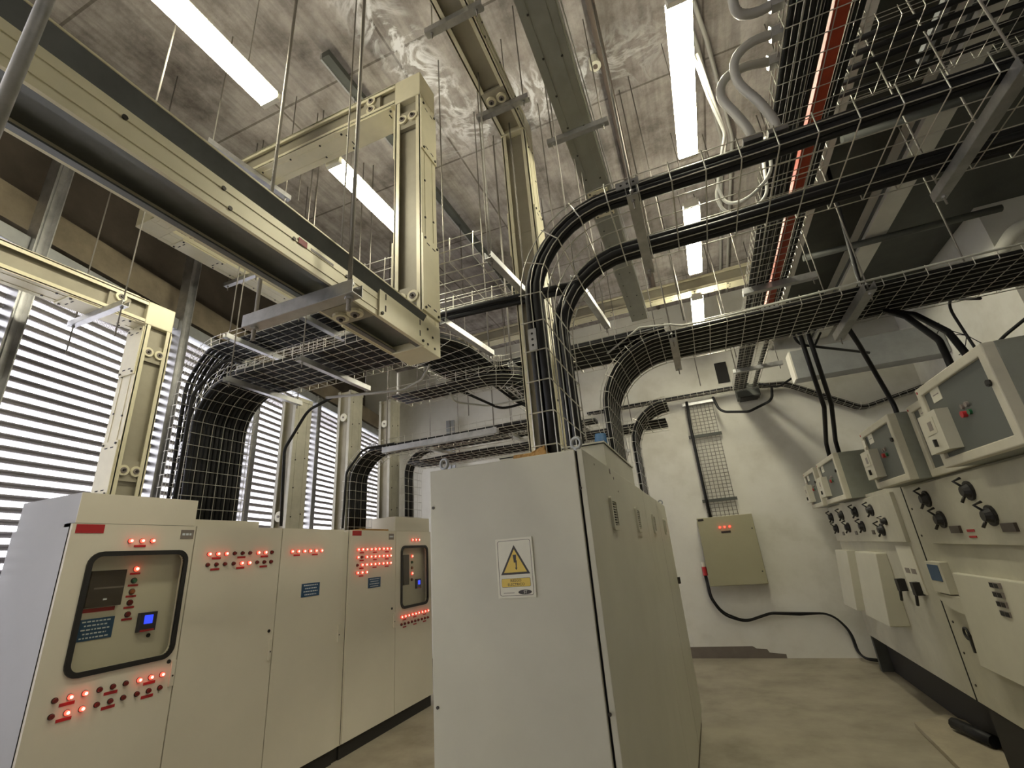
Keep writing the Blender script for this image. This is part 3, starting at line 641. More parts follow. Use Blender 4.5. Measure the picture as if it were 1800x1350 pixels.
t = thing('ceiling_pipe', 'brown pipe along the slab with a pale round junction box, right of the flat duct', 'pipe', (-.05, 2, 5.5))
MB().m('brown_pipe').tube([(-.03, -3.5, 5.54), (-.08, 7.9, 5.54)], .035, 10).build('pipe', t)
MB().m('sign_white').disc((-.13, 3.0, 5.5), Z_, .05, .09).m('brown_pipe').disc((-.13, 3.0, 5.49), Z_, .02, .02).build('junction_box', t)
MB().m('conduit').tube(route([(.40, 2.0, 5.53), (.70, 3.2, 5.53), (.92, 4.4, 5.53), (.95, 7.9, 5.53)], .3), .018, 8).build('ceiling_conduit', label='thin grey conduit along the ceiling right of the nearest right lamp', cat='conduit')
MB().m('conduit').tube(route([(.47, 2.0, 5.53), (.78, 3.2, 5.53), (1.02, 4.4, 5.53), (1.05, 7.9, 5.53)], .3), .018, 8).build('ceiling_conduit', label='second thin conduit along the ceiling, beside the first, right of the lamps', cat='conduit')
for x, y in ((-1.05, 2.95), (-.88, 3.35)):
    MB().m('galv').box(x - .02, x + .02, y - .03, y + .03, 5.50, 5.6).torus((x, y, 5.48), X_, .022, .006).build('ceiling_hook', label='small shiny hook bolted to the stained ceiling left of the flat duct', cat='hook', group='ceiling hooks')
# ---------------------------------------------------------------- hangers
def rod(mb, x, y, z0, z1=CEIL, r=.005): mb.m('rod').tube([(x, y, z0), (x, y, z1)], r, 6)
def trapeze(x0, x1, y0, y1, z, lab, w=.041, top=CEIL, r=.005, ext=.05, rods=2, m_='galv'):
    """strut channel between two points with a threaded rod at each end"""
    p0, p1 = V((x0, y0, z)), V((x1, y1, z)); T = (p1 - p0).normalized(); s_ = Z_.cross(T)
    t = thing('trapeze_hanger', lab, 'hanger', (p0 + p1) / 2)
    c = (p0 + p1) / 2; L = (p1 - p0).length / 2
    mb = MB().m(m_).obox(c - Z_ * (w / 2), T * L, s_ * w / 2, Z_ * .0015).obox(c - s_ * (w / 2), T * L, s_ * .0015, Z_ * w / 2).obox(c + s_ * (w / 2), T * L, s_ * .0015, Z_ * w / 2)
    mb.build('strut_channel', t)
    for k in range(rods):
        e = p0 + T * .04 if k == 0 else p1 - T * .04
        q = MB(); rod(q, e.x, e.y, z - w / 2 - ext, top, r); q.m('galv').disc(e - Z_ * (w / 2 + .012), Z_, r * 2, .010, 6); q.disc(e + Z_ * (w / 2), Z_, r * 2, .010, 6)
        q.build('threaded_rod', t)
    return t
trapeze(-1.66, -1.08, 1.25, 1.25, 2.615, 'heavy grey strut hung on thick rods under the big cream duct', w=.055, r=.009, ext=.06)
trapeze(-2.72, -2.66, 1.55, 2.22, 4.48, 'short shiny strut under the ceiling duct beside the second lamp')
trapeze(-1.0, -.62, 1.66, 1.66, 4.60, 'strut under the ceiling duct at the top middle', top=5.6)
trapeze(-.98, -.58, 2.32, 2.32, 4.60, 'strut under the ceiling duct just before it drops', top=5.6)
trapeze(-.56, -.10, 2.65, 2.65, 4.48, 'strut under the flat bolted duct', top=5.6)
trapeze(-3.98, -3.36, 1.62, 1.62, 3.40, 'shiny strut lit by daylight under the far left duct', ext=.22)
trapeze(-4.2, -3.72, 2.85, 2.85, 4.48, 'strut lit by daylight under the duct behind the big one')
trapeze(-4.2, -3.72, 3.9, 3.9, 4.48, 'second strut under the duct behind the big one')

# ---------------------------------------------------------------- wire mesh trays and cables
def tray(label, path, W0, width, side=.06, nb=None, step=.10, r=.0026, couplers=(), r_long=None):
    pts = densify(path, .25); fr = frames(pts, W0); hw = width / 2
    t = thing('mesh_cable_tray', label, 'cable tray', fr[0][0])
    mb = MB().m('wire'); nb = nb or max(2, int(round(width / .075)))
    rails = [(-hw + width * k / nb, 0) for k in range(nb + 1)] + [(s_ * hw, h) for s_ in (-1, 1) for h in ((side * .5, side) if side > .05 else (side,))]
    for u, v_ in rails: mb.tube([p + W * u + N * v_ for p, T, W, N in fr], r_long or r, 4, caps=False)
    # cross wires at even arc length
    acc = 0; nxt = step * .3
    for (p, T, W, N), (p2, T2, W2, N2) in zip(fr, fr[1:]):
        L = (p2 - p).length
        while nxt <= acc + L:
            k = (nxt - acc) / L if L else 0; P = p.lerp(p2, k); w_ = W.lerp(W2, k).normalized(); n_ = N.lerp(N2, k).normalized()
            mb.tube([P - w_ * hw + n_ * (side + .012), P - w_ * hw + n_ * .004, P - w_ * (hw - .006) - n_ * .003, P + w_ * (hw - .006) - n_ * .003, P + w_ * hw + n_ * .004, P + w_ * hw + n_ * (side + .012)], r, 4, caps=False)
            nxt += step
        acc += L
    mb.build('wire_mesh', t)
    for d_, s_ in couplers:
        acc = 0
        for (p, T, W, N), (p2, _, _, _) in zip(fr, fr[1:]):
            L = (p2 - p).length
            if acc + L >= d_:
                P = p.lerp(p2, (d_ - acc) / L) + W * s_ * (hw + .006) + N * side * .6
                q = MB().m('galv').obox(P, T * .055, N * .02, W * .003).m('hole')
                for k in (-1, 0, 1): q.disc(P + W * s_ * .003 + T * .03 * k, W * s_, .006, .001, 8)
                q.build('coupling_plate', t); break
            acc += L
    return t, fr
def cables(fr, offs, r, label, group, m_='cable', i0=0, i1=None, wob=.006, n=8, name='power_cable', kind=None):
    fr = fr[i0:i1]
    for j, (u, v_) in enumerate(offs):
        ph = 1.3
        pts = []
        for k, (p, T, W, N) in enumerate(fr):
            du = wob * math.sin(k * .9 + ph); dv = abs(wob * .5 * math.sin(k * .7 + ph * 2))
            pts.append(p + W * (u + du) + N * (v_ + r + .006 + dv))
        MB().m(m_).tube(pts, r, n).build(name, label=label, cat='cable', group=group)
def spread(w0, w1, n, v=0.0, jit=.0):
    return [(w0 + (w1 - w0) * (k / (n - 1) if n > 1 else .5), v + (jit * ((k * 7) % 3))) for k in range(n)]

# T1: from the centre cabinet up and away to the right
zt = 3.17
p = route([(-.535, 2.20, 1.99), (-.535, 2.20, zt), (4.5, 2.20, zt)], .40, 9)
t1, f1 = tray('wire mesh tray rising from the near end of the centre cabinet and curving right overhead', p, Y_, .60, side=.10, nb=5, step=.15, couplers=((1.5, -1), (.55, -1)), r=.0034)
g1 = 'black cables on the near edge of the upper mesh tray'
cables(f1, [(-.268, 0), (-.225, .0), (-.258, .043), (-.215, .043)], .020, 'black power cable on the near side of the upper curved mesh tray', g1)
cables(f1, [(.268, 0), (.225, .0), (.182, 0), (.245, .043), (.202, .043)], .020, 'black power cable on the far side of the upper curved mesh tray', 'black cables on the far edge of the upper mesh tray')
# left continuation with open hoops
p = route([(-.62, 2.30, zt + .06), (-3.3, 2.30, zt + .06)], .3)
p = [V((-.9, 2.30, 3.30)), V((-2.6, 2.30, 3.30))]
t1b, f1b = tray('open wire mesh tray left of the duct riser at the level of the upper tray', [V((-.93, 2.42, 3.28)), V((-1.95, 2.42, 3.32))], -Y_, .62, side=.16, nb=6, step=.16, r=.0036)
cables([(p_, T, W, N) for p_, T, W, N in frames(densify([V((-.45, 2.52, 3.19)), V((-2.3, 2.52, 3.27))], .2), Y_)], [(0, 0), (.035, 0), (.07, 0), (.03, .03)], .016, 'black cable running left from the upper tray behind the duct riser', 'cables going left from the upper tray')
# T2: second riser, wide, dark
zt2 = 3.06
p = route([(-.53, 3.72, 2.08), (-.53, 3.72, zt2), (4.5, 3.72, zt2 + .04)], .50, 9)
t2, f2 = tray('wide mesh tray packed with black cables rising behind the roof box and running right', p, Y_, .60, side=.06, nb=8, step=.12, couplers=((2.0, -1), (.1, 1)), r=.003)
cables(f2, spread(-.27, .27, 14), .019, 'black power cable packed side by side in the wide right mesh tray', 'cables in the wide right mesh tray', wob=.004)
p = [V((.02, 3.38, 3.13)), V((.10, 3.385, 3.10)), V((.25, 3.39, 3.095)), V((1.2, 3.39, 3.12)), V((3.2, 3.39, 3.14))]
MB().m('cable_light').tube([V((-.5, 3.6, 3.1)), V((-.2, 3.40, 3.17))] + p, .008, 8).build('pale_conduit', label='thin pale conduit clipped along the near edge of the wide right tray', cat='conduit')
# T2 side riser further back
p = route([(-.50, 4.75, 2.0), (-.50, 4.75, 2.86), (.9, 4.75, 2.86)], .35, 7)
t2b, f2b = tray('narrow mesh tray rising at the far end of the centre cabinets', [q_ for q_ in p if q_.x < .2], Y_, .45, side=.06, nb=5)
cables(f2b, spread(-.18, .18, 7), .017, 'black cable in the riser at the far end of the centre cabinets', 'cables in the far riser')
# T3: along Y, deep black with an orange strip
p = [V((.92, -1.5, 3.72)), V((.92, 7.72, 3.72))]
t3, f3 = tray('long mesh tray full of black cables running away to the back wall, top right', p, -X_, .34, side=.09, nb=5, r=.003)
f3s = frames(densify([V((.92, -1.5, 3.72)), V((.92, 7.70, 3.72))], .3), -X_)
cables(f3s, spread(.0, .148, 6), .0143, 'black cable in the long tray running to the back wall', 'cables in the long tray to the back wall', wob=.003)
cables(f3s, [(-.115, 0), (-.145, 0)], .0135, 'black cable on the outer side of the long tray beside the orange strip', 'outer cables in the long tray', wob=.003)
MB().m('orange').box(.945, 1.012, -1.5, 5.2, 3.728, 3.79).build('orange_conduit', label='orange red cable duct lying beside the black cables in the long tray', cat='conduit')
# T3 drop at the back wall
MB().m('dark_steel').box(.80, 1.12, 7.74, 7.98, 3.62, 3.80).m('hole').box(.83, 1.09, 7.73, 7.97, 3.60, 3.62).build('cable_entry_box', label='black open cable box on the back wall where the long tray ends', cat='box')
# T4: along the back wall
t4, f4 = tray('narrow mesh tray fixed along the back wall', route([(-1.6, 7.88, 3.80), (1.0, 7.88, 3.80)], .2), Y_, .20, side=.05, nb=3, step=.1)
cables(f4, spread(-.06, .06, 3), .02, 'black cable in the narrow tray along the back wall', 'cables in the back wall tray')
p = route([(1.05, 7.90, 3.78), (1.5, 7.90, 3.72), (2.35, 7.90, 3.16), (3.15, 7.90, 3.34)], .3)
t4b, f4b = tray('mesh tray sagging along the back wall on the right', p, Y_, .20, side=.07, nb=3)
cables(f4b, spread(-.07, .07, 4), .024, 'thick black cable sagging along the back wall on the right', 'sagging cables on the back wall')
# left trays: lower from cabinet 2
zl = 3.13
p = route([(-3.74, 2.72, 2.0), (-3.74, 2.72, zl), (-1.72, 2.72, zl), (-1.72, 3.72, zl), (-.02, 3.72, zl)], .34, 8)
tl_, fl = tray('wide mesh tray curving up from the second control cabinet and across to the centre', p, Y_, .58, side=.09, nb=6, couplers=((1.5, -1), (.6, -1), (3.4, -1)), r=.003)
cables(fl, spread(-.24, .22, 12), .019, 'black power cable in the wide tray rising from the second control cabinet', 'cables rising from the second cabinet', wob=.005)
cables(fl, spread(-.20, .15, 6, .040), .017, 'black cable laid on top of the others in the wide left tray', 'upper layer of cables from the second cabinet', wob=.012)
# upper tier
zl2 = 3.50
p = route([(-3.98, 2.72, 2.1), (-3.98, 2.72, zl2), (-1.95, 2.72, zl2)], .34, 8)
tl2, fl2 = tray('upper tier mesh tray above the wide tray from the second control cabinet', p, Y_, .50, side=.09, nb=6, couplers=((2.6, 1),), r=.003)
cables(fl2, spread(-.20, .10, 8), .017, 'black cable in the upper tier mesh tray at the left', 'cables in the upper tier tray', wob=.008)
p = route([(-3.98, 2.2, 3.62), (-2.2, 2.2, 3.62)], .3)
# tray from cabinet 4
p = route([(-3.70, 4.50, 2.0), (-3.70, 4.50, 2.84), (-1.2, 4.50, 2.84)], .34, 8)
tl3, fl3 = tray('mesh tray curving up from the fourth control cabinet toward the centre', p, Y_, .40, side=.10, nb=4, couplers=((1.0, -1),), r=.003)
cables(fl3, spread(-.16, .10, 7), .020, 'black power cable rising from the fourth control cabinet', 'cables rising from the fourth cabinet')
# tray from cabinet 5
p = route([(-3.62, 5.45, 2.14), (-3.62, 5.45, 3.0), (-1.0, 5.45, 3.0)], .3, 7)
tl4, fl4 = tray('narrow mesh tray curving up from the last control cabinet', p, Y_, .42, side=.06, nb=4)
cables(fl4, spread(-.12, .02, 4), .020, 'black cable rising from the last control cabinet', 'cables rising from the last cabinet')
# low cross tray between the rows
tl5, fl5 = tray('loose mesh tray running back below the wide tray, left of the centre cabinet', [V((-1.35, 3.5, 3.09)), V((-1.35, 4.0, 3.0)), V((-1.35, 6.6, 3.0))], -X_, .40, side=.06, nb=4)
cables(fl5, spread(-.15, .15, 7), .016, 'black cable in the low tray left of the centre cabinet', 'cables in the low tray', wob=.02)
tl6, fl6 = tray('low mesh tray crossing behind the centre cabinet', [V((-3.3, 5.0, 2.74)), V((-.2, 5.0, 2.74))], Y_, .45, side=.06, nb=4)
cables(fl6, spread(-.15, .15, 5), .016, 'black cable in the low tray behind the centre cabinet', 'cables in the low crossing tray', wob=.02)

tl7, fl7 = tray('mesh tray slung low under the wide tray, just left of the near riser', route([(-2.3, 3.25, 2.93), (-1.2, 3.25, 2.93), (-1.2, 4.6, 2.93)], .3, 6), Y_, .34, side=.07, nb=5, step=.09)
cables(fl7, spread(-.10, .10, 5), .016, 'black cable in the low slung tray left of the near riser', 'cables in the low slung tray')
tl8, fl8 = tray('far mesh tray crossing in front of the back wall at the left', [V((-3.9, 6.3, 3.0)), V((-.6, 6.3, 3.0))], Y_, .35, side=.06, nb=5, step=.09)
cables(fl8, spread(-.1, .05, 4), .018, 'black cable in the far crossing tray at the left', 'cables in the far crossing tray')
# tray hangers
for (a0, a1, z_, lab) in (((-3.38, 2.35), (-3.38, 3.08), 3.475, 'daylit strut carrying the upper tier tray at the left'), ((-2.62, 2.35), (-2.62, 3.08), 3.475, 'second strut carrying the upper tier tray'),
                          ((-3.30, 2.35), (-3.30, 3.12), 3.075, 'strut under the wide tray at its left bend'), ((-2.55, 2.35), (-2.55, 3.15), 3.075, 'strut under the wide tray in front of the tall duct riser'),
                          ((-1.25, 3.30), (-1.25, 4.15), 3.07, 'strut under the wide tray near the duct riser of the middle')):
    trapeze(a0[0], a1[0], a0[1], a1[1], z_, lab, top=5.6, ext=.04)
trapeze(-.03, -.03, 1.84, 2.56, 3.14, 'flat strut under the upper curved tray, hung beside the near cables', w=.05)
trapeze(1.40, 1.40, 1.84, 2.62, 3.14, 'strut hung on a bright rod under the upper tray at the right', w=.05)
trapeze(.02, .02, 3.36, 4.10, 3.03, 'strut under the wide right tray near its bend', w=.05)
trapeze(1.25, 1.25, 3.30, 4.16, 3.04, 'strut carrying the wide right tray below the long tray', w=.06)
trapeze(.70, 1.30, 4.30, 4.30, 3.69, 'grey strut under the long tray to the back wall', w=.055)
trapeze(.70, 1.30, 6.6, 6.6, 3.69, 'far strut under the long tray, close to the back wall', w=.05)
trapeze(-.845, -.80, 2.02, 2.55, 3.18, 'slanting strut passing left of the near riser', w=.04)
trapeze(-.45, -.40, 2.35, 3.10, 3.10, 'short strut right of the near riser under the cables', w=.04)
trapeze(-1.36, -1.30, 2.40, 3.05, 3.08, 'strut under the wide tray right of the big duct corner', w=.04)
trapeze(-3.2, -1.8, 4.24, 4.24, 2.80, 'long thick strut under the tray from the fourth control cabinet', w=.06, r=.006)
trapeze(-2.7, -.85, 6.9, 6.9, 2.9, 'thin strut near the back wall above the centre cabinet', w=.04)
trapeze(-3.15, -3.05, 5.1, 5.8, 2.97, 'strut under the narrow tray from the last control cabinet', w=.04)
trapeze(-2.0, -2.0, 5.1, 5.8, 2.97, 'strut at the middle of the narrow tray from the last control cabinet', w=.04)
# free hanging rods
rods = [(-2.35, 1.05, 3.9), (-1.52, 1.62, 3.2), (-3.0, 2.6, 4.9), (-1.02, 2.45, 3.5), (-.99, 3.3, 3.0), (-.72, 3.2, 3.2), (-.42, 2.9, 3.3), (-1.28, 3.4, 2.9), (-1.1, 4.4, 3.3), (-.1, 4.0, 3.1), (.12, 3.3, 3.1), (-2.1, 4.2, 3.0), (-2.4, 3.7, 3.2),
        (-2.9, 3.2, 3.55), (.62, 5.2, 3.4), (.70, 6.2, 3.4), (-.62, 5.6, 3.0), (-.9, 6.2, 2.9), (.2, 5.0, 3.1), (1.6, 2.5, 3.2), (1.9, 3.6, 3.1)]
for i, (x, y, z) in enumerate(rods):
    q = MB(); rod(q, x, y, z); q.build('threaded_rod', label='thin threaded rod hanging free from the concrete ceiling among the ducts', cat='rod', group='free hanging rods')
q = MB(); q.m('galv').tube([(-.80, .188, 1.9), (-.80, .188, CEIL)], .0095, 14)
q.build('threaded_rod', label='thick steel rod crossing the top left corner close to the camera', cat='rod')

# ---------------------------------------------------------------- loose cables, conduits
def cable(pts, r, label, m_='cable', name='power_cable', group=None, cat='cable', rr=.15):
    MB().m(m_).tube(route(pts, rr, 6), r, 9).build(name, label=label, cat=cat, group=group)
cable([(-3.62, 2.33, 2.0), (-3.62, 2.33, 3.0), (-3.4, 2.4, 3.3), (-3.2, 2.45, 3.2)], .014, 'single black cable running up left of the cables from the second control cabinet')
cable([(-3.56, 3.26, 2.0), (-3.56, 3.22, 2.7), (-3.35, 3.26, 3.05), (-3.0, 3.2, 3.1)], .014, 'single black cable curving up to the trays left of the tall duct riser')
cable([(-3.60, 4.10, 2.0), (-3.60, 4.12, 2.6), (-3.45, 4.2, 2.85), (-3.1, 4.3, 2.88)], .013, 'single black cable bowed beside the tray from the fourth control cabinet')
cable([(-2.75, 2.86, 2.95), (-2.1, 3.02, 2.93), (-1.9, 2.99, 2.97), (-1.78, 2.92, 3.05)], .011, 'thin grey pipe reaching from the trays toward the big duct corner', 'conduit', name='grey_pipe', cat='pipe')
cable([(-1.80, 3.27, 2.92), (-1.89, 3.5, 2.92), (-1.69, 3.8, 2.92), (-1.29, 3.8, 2.92), (-1.05, 3.55, 2.92), (-.9, 3.4, 3.05)], .009, 'pale cable sagging below the trays left of the near riser', 'cable_light')
cable([(-1.75, 3.4, 2.96), (-1.6, 3.9, 2.90), (-1.2, 4.0, 2.96), (-.95, 3.9, 3.06)], .012, 'dark cable sagging below the trays left of the near riser')
cable([(-1.55, 3.5, 3.05), (-1.45, 3.9, 2.95), (-1.4, 4.3, 2.95)], .012, 'dark cable slipping from the wide tray into the low tray')
MB().m('blue_bag').tube([(-.62, 3.42, 2.0), (-.615, 3.42, 2.12), (-.63, 3.43, 2.28), (-.62, 3.42, 2.40)], [.05, .06, .055, .04], 10).build('wrapped_bundle', label='blue wrapped bundle standing behind the lifting eye of the centre cabinet', cat='bundle')
# fat flexible conduits beside the long tray
for pts, lab in (([(.73, 1.885, 3.78), (.622, 1.864, 3.756), (.541, 1.872, 3.70), (.535, 1.909, 3.60), (.596, 1.934, 3.465), (.632, 1.956, 3.35), (.628, 1.973, 3.28)], 'middle one'),
                 ([(.734, 2.033, 3.78), (.607, 1.976, 3.749), (.499, 1.946, 3.692), (.46, 1.955, 3.60), (.50, 1.963, 3.47), (.531, 1.969, 3.352), (.524, 1.973, 3.28)], 'lowest one'),
                 ([(.715, 1.739, 3.78), (.638, 1.733, 3.762), (.567, 1.707, 3.764), (.546, 1.66, 3.80), (.566, 1.598, 3.90)], 'top one at the frame edge')):
    sm = []
    P_ = [V(q_) for q_ in pts]
    for i in range(len(P_) - 1):
        a, b_, c_, d_ = P_[max(i - 1, 0)], P_[i], P_[i + 1], P_[min(i + 2, len(P_) - 1)]
        for k in range(7):
            t_ = k / 7; sm.append(.5 * ((2 * b_) + (c_ - a) * t_ + (2 * a - 5 * b_ + 4 * c_ - d_) * t_ ** 2 + (-a + 3 * b_ - 3 * c_ + d_) * t_ ** 3))
    t = thing('flexible_conduit', 'fat grey flexible conduit looping off the long tray, %s' % lab, 'conduit', sm[0])
    mb = MB().m('conduit'); dd = densify(sm, .012)
    mb.tube(dd, [.0215 if k % 2 else .020 for k in range(len(dd))], 12); mb.build('hose', t)
    MB().m('galv').disc(sm[0] - X_ * .02, X_, .038, .05, 6).build('gland_nut', t); MB().m('galv').obox(sm[-1], (.04, 0, 0), (0, .04, 0), (0, 0, .012)).build('end_bracket', t)
cable([(.51, 2.507, 4.6), (.537, 2.574, 4.274), (.575, 2.612, 3.975), (.498, 2.626, 3.769), (.455, 2.632, 3.614), (.468, 2.632, 3.478), (.57, 2.544, 3.4), (.72, 2.5, 3.5), (.74, 2.5, 3.75)], .010, 'thin pale cable hanging beside the flexible conduits', 'cable_light')
cable([(.535, 2.518, 4.6), (.566, 2.609, 4.247), (.587, 2.657, 3.991), (.535, 2.681, 3.826), (.441, 2.699, 3.608), (.457, 2.704, 3.496), (.531, 2.673, 3.4), (.70, 2.66, 3.45), (.74, 2.66, 3.75)], .010, 'second thin pale cable looping under the flexible conduits', 'cable_light')
# cables to the relay boxes
cable([(1.49, 3.85, 3.06), (1.53, 3.7, 2.93), (1.56, 3.5, 2.66), (1.50, 3.36, 2.5), (1.49, 3.34, 2.34)], .020, 'fat black cable dropping onto the largest relay box')
cable([(1.55, 3.90, 3.06), (1.60, 3.75, 2.95), (1.62, 3.5, 2.70), (1.56, 3.30, 2.5), (1.56, 3.26, 2.34)], .020, 'second fat black cable dropping onto the largest relay box')
cable([(1.28, 4.0, 3.06), (1.38, 4.2, 2.95), (1.50, 4.42, 2.70), (1.56, 4.5, 2.5), (1.56, 4.5, 2.34)], .018, 'black cable dropping to the middle relay box')
cable([(1.20, 5.0, 3.5), (1.24, 5.15, 3.1), (1.33, 5.5, 2.78), (1.385, 6.1, 2.5), (1.40, 6.2, 2.33)], .022, 'left black cable of the pair dropping to the far relay boxes')
cable([(1.27, 5.0, 3.5), (1.31, 5.15, 3.12), (1.40, 5.5, 2.80), (1.455, 6.0, 2.5), (1.475, 6.1, 2.33)], .022, 'right black cable of the pair dropping to the far relay boxes')
cable([(1.9, 5.6, 3.3), (1.2, 5.3, 3.45), (1.25, 5.1, 3.9)], .014, 'black cable looping beside the end of the long tray')
cable([(.45, 7.8, 3.72), (.5, 7.75, 3.45), (.9, 7.75, 3.38), (1.25, 7.75, 3.5), (1.3, 7.8, 3.72)], .02, 'black cable loop hanging below the box on the back wall')
cable([(1.05, 7.6, 3.78), (1.35, 7.65, 3.65), (1.75, 7.7, 3.85), (2.12, 7.7, 4.39)], .016, 'black cable swinging between the back wall tray and the right beam')
cable([(1.55, 4.0, 4.62), (1.5, 4.1, 3.5), (1.45, 4.0, 3.1)], .016, 'black cable dropping from the dark deck to the wide right tray')
cable([(2.7, 3.98, 3.12), (2.3, 4.3, 2.85), (2.0, 4.4, 2.6)], .012, 'thin black cable hanging under the wide right tray at the right edge')
# ladder down the back wall to the small panel
lad = thing('cable_ladder', 'vertical dark mesh cable ladder on the back wall above the small panel', 'cable tray', (.22, 8.0, 1.95))
mb = MB().m('rod')
for k in range(8): mb.tube([(.01 + .42 * k / 7, 8.0, 1.91), (.01 + .42 * k / 7, 8.0, 3.72)], .004, 5)
for k in range(32): mb.tube([(0.0, 8.004, 1.93 + k * .0565), (.44, 8.004, 1.93 + k * .0565)], .004, 4)
mb.build('wire_mesh', lad)
for z in (2.13, 3.15, 3.70): MB().m('dark_steel' if z < 3.5 else 'galv').box(-.03, .47, 7.99, 8.02, z, z + .045).build('cross_bar', lad)
cable([(.05, 7.95, 3.76), (.03, 7.97, 3.3), (.03, 7.97, 2.4), (.04, 7.97, 1.9)], .022, 'black cable running down the mesh ladder to the small panel')
pn = thing('wall_panel', 'small olive cream panel with three red lights hung on the back wall', 'electrical panel', (.22, 7.96, .95))
MB().m('panel_paint').box(-.165, .60, 7.87, 8.065, .953, 1.905).build('box_body', pn, bevel=.004)
MB().m('panel_paint').box(-.160, .595, 7.85, 7.868, .958, 1.900).build('door', pn, bevel=.003)
for x in (.135, .20, .27):
    MB().m('bolt').disc((x, 7.85, 1.75), -Y_, .018, .006).m('red_on').disc((x, 7.844, 1.75), -Y_, .015, .012).build('indicator_light', pn)
MB().m('sign_black').box(.14, .27, 7.846, 7.85, 1.665, 1.695).build('label_plate', pn)
MB().m('sign_black').box(-.15, -.07, 7.846, 7.85, 1.86, 1.89).build('corner_label', pn)
MB().m('bolt').disc((.56, 7.85, 1.70), -Y_, .01, .01).disc((.56, 7.85, 1.12), -Y_, .01, .01).build('locks', pn)
MB().m('red_plate').disc((-.20, 7.95, 1.10), Z_, .035, .12).m('sign_white').disc((-.20, 7.95, 1.22), Z_, .025, .06).build('plug_socket', pn)
cable([(-.21, 7.98, 1.10), (-.20, 7.98, .80), (-.08, 8.0, .56), (.20, 8.02, .46), (.55, 8.02, .56), (.90, 8.02, .535), (1.27, 8.02, .55), (1.44, 8.0, .32), (1.44, 7.9, .03), (1.62, 7.75, .03)], .014, 'black cable snaking from the small panel along the back wall to the floor', rr=.3)
cable([(-.19, 7.97, 1.10), (-.18, 7.97, .80), (-.08, 7.99, .60), (.20, 8.0, .475), (.55, 8.0, .575), (.90, 8.0, .56), (1.27, 8.0, .545), (1.42, 7.97, .34), (1.42, 7.87, .05), (1.60, 7.72, .05)], .012, 'thinner black cable paired with the one snaking along the back wall', rr=.3)

# ---------------------------------------------------------------- switchgear on the right
XS = 1.50
sw = thing('ring_main_unit', 'far cream switchgear unit with rows of black sockets by the back wall', 'switchgear', (1.85, 6.1, 0))
MB().m('switch_paint').box(XS, 2.25, 4.79, 7.42, .385, 1.90).m('plinth').box(XS + .14, 2.2, 4.80, 7.6, 0, .385).m('dark_steel').box(XS + .02, XS + .14, 7.36, 7.42, 0, .385).build('carcass', sw, bevel=.004)
sw2 = thing('ring_main_unit', 'near cream switchgear unit at the right edge with large sockets and covers', 'switchgear', (1.85, 3.6, 0))
MB().m('switch_paint').box(XS, 2.25, 2.2, 4.775, .385, 1.90).m('plinth').box(XS + .14, 2.2, 2.3, 4.77, 0, .385).build('carcass', sw2, bevel=.004)
q = MB().m('plinth').box(XS + .005, XS + .14, 2.3, 4.66, 0.0, .384); q.build('open_bay', sw2)
MB().m('switch_paint').box(XS - .03, XS, 4.98, 7.40, 1.452, 1.86).build('socket_panel', sw, bevel=.003)
MB().m('switch_paint').box(XS - .03, XS, 2.2, 4.46, 1.445, 1.86).build('socket_panel', sw2, bevel=.003)
def socket(parent, y, z, r=.045, x=XS - .03):
    mb = MB().m('rubber').disc((x, y, z), -X_, r * 1.1, .014, 12).disc((x - .014, y, z), -X_, r * .85, .03, 12, r2=r * .55)
    mb.tube([(x - .03, y, z + r * .5), (x - .06, y + .01, z + r * 1.2), (x - .02, y + .01, z + r * 1.5)], r * .16, 6)
    mb.m('bolt').tube([(x - .01, y + r * 1.3, z - r * .5), (x - .03, y + r * 1.5, z - r * 1.2)], r * .18, 6)
    mb.build('test_socket', parent)
for y, z in ((7.27, 1.741), (6.74, 1.743), (6.13, 1.752), (5.596, 1.742), (7.18, 1.603), (6.61, 1.603), (6.036, 1.601), (5.454, 1.560)): socket(sw, y, z, .05)
socket(sw, 5.30, 1.63, .03)
for y, z in ((4.267, 1.75), (3.643, 1.752), (4.153, 1.605), (3.515, 1.604)): socket(sw2, y, z, .052)
for y, z in ((6.95, 1.54), (6.38, 1.54), (5.76, 1.54)): MB().m('relay_brown').box(XS - .036, XS - .03, y - .04, y + .04, z - .02, z + .02).build('nameplate', sw)
for y in (4.0, 3.38): MB().m('relay_brown').box(XS - .045, XS - .03, y - .065, y + .065, 1.515, 1.56).build('nameplate', sw2); MB().m('red_plate').box(XS - .034, XS - .03, y - .22, y - .13, 1.52, 1.535).box(XS - .034, XS - .03, y - .22, y - .13, 1.485, 1.497).build('red_marks', sw2)
def cov(parent, y0, y1, z0, z1, d=.10, lab=None):
    MB().m('switch_cover').hexa([(XS, y0, z0), (XS, y1, z0), (XS - d, y1, z0), (XS - d, y0, z0), (XS, y0, z1), (XS, y1, z1), (XS - d * .55, y1, z1), (XS - d * .55, y0, z1)]).build('cable_cover', parent, bevel=.006)
cov(sw, 6.80, 7.38, .72, 1.35, .16); cov(sw, 5.70, 6.45, .72, 1.35, .16); cov(sw2, 3.0, 4.30, .70, 1.26, .07)
MB().m('blue_plate').box(XS - .004, XS, 5.08, 5.23, 1.265, 1.39).build('label_plate', sw); MB().m('sign_white').box(XS - .01, XS, 5.0, 5.36, 1.05, 1.42).m('label_grey').box(XS - .012, XS - .01, 5.06, 5.16, 1.20, 1.24).box(XS - .012, XS - .01, 5.2, 5.30, 1.20, 1.24).build('mimic_panel', sw)
for y in (5.47, 5.10): MB().m('rubber').obox((XS - .03, y, 1.09), (.03, 0, 0), (0, .035, 0), (0, 0, .05)).tube([(XS - .05, y, 1.05), (XS - .05, y + .05, .96)], .012, 6).build('operating_handle', sw)
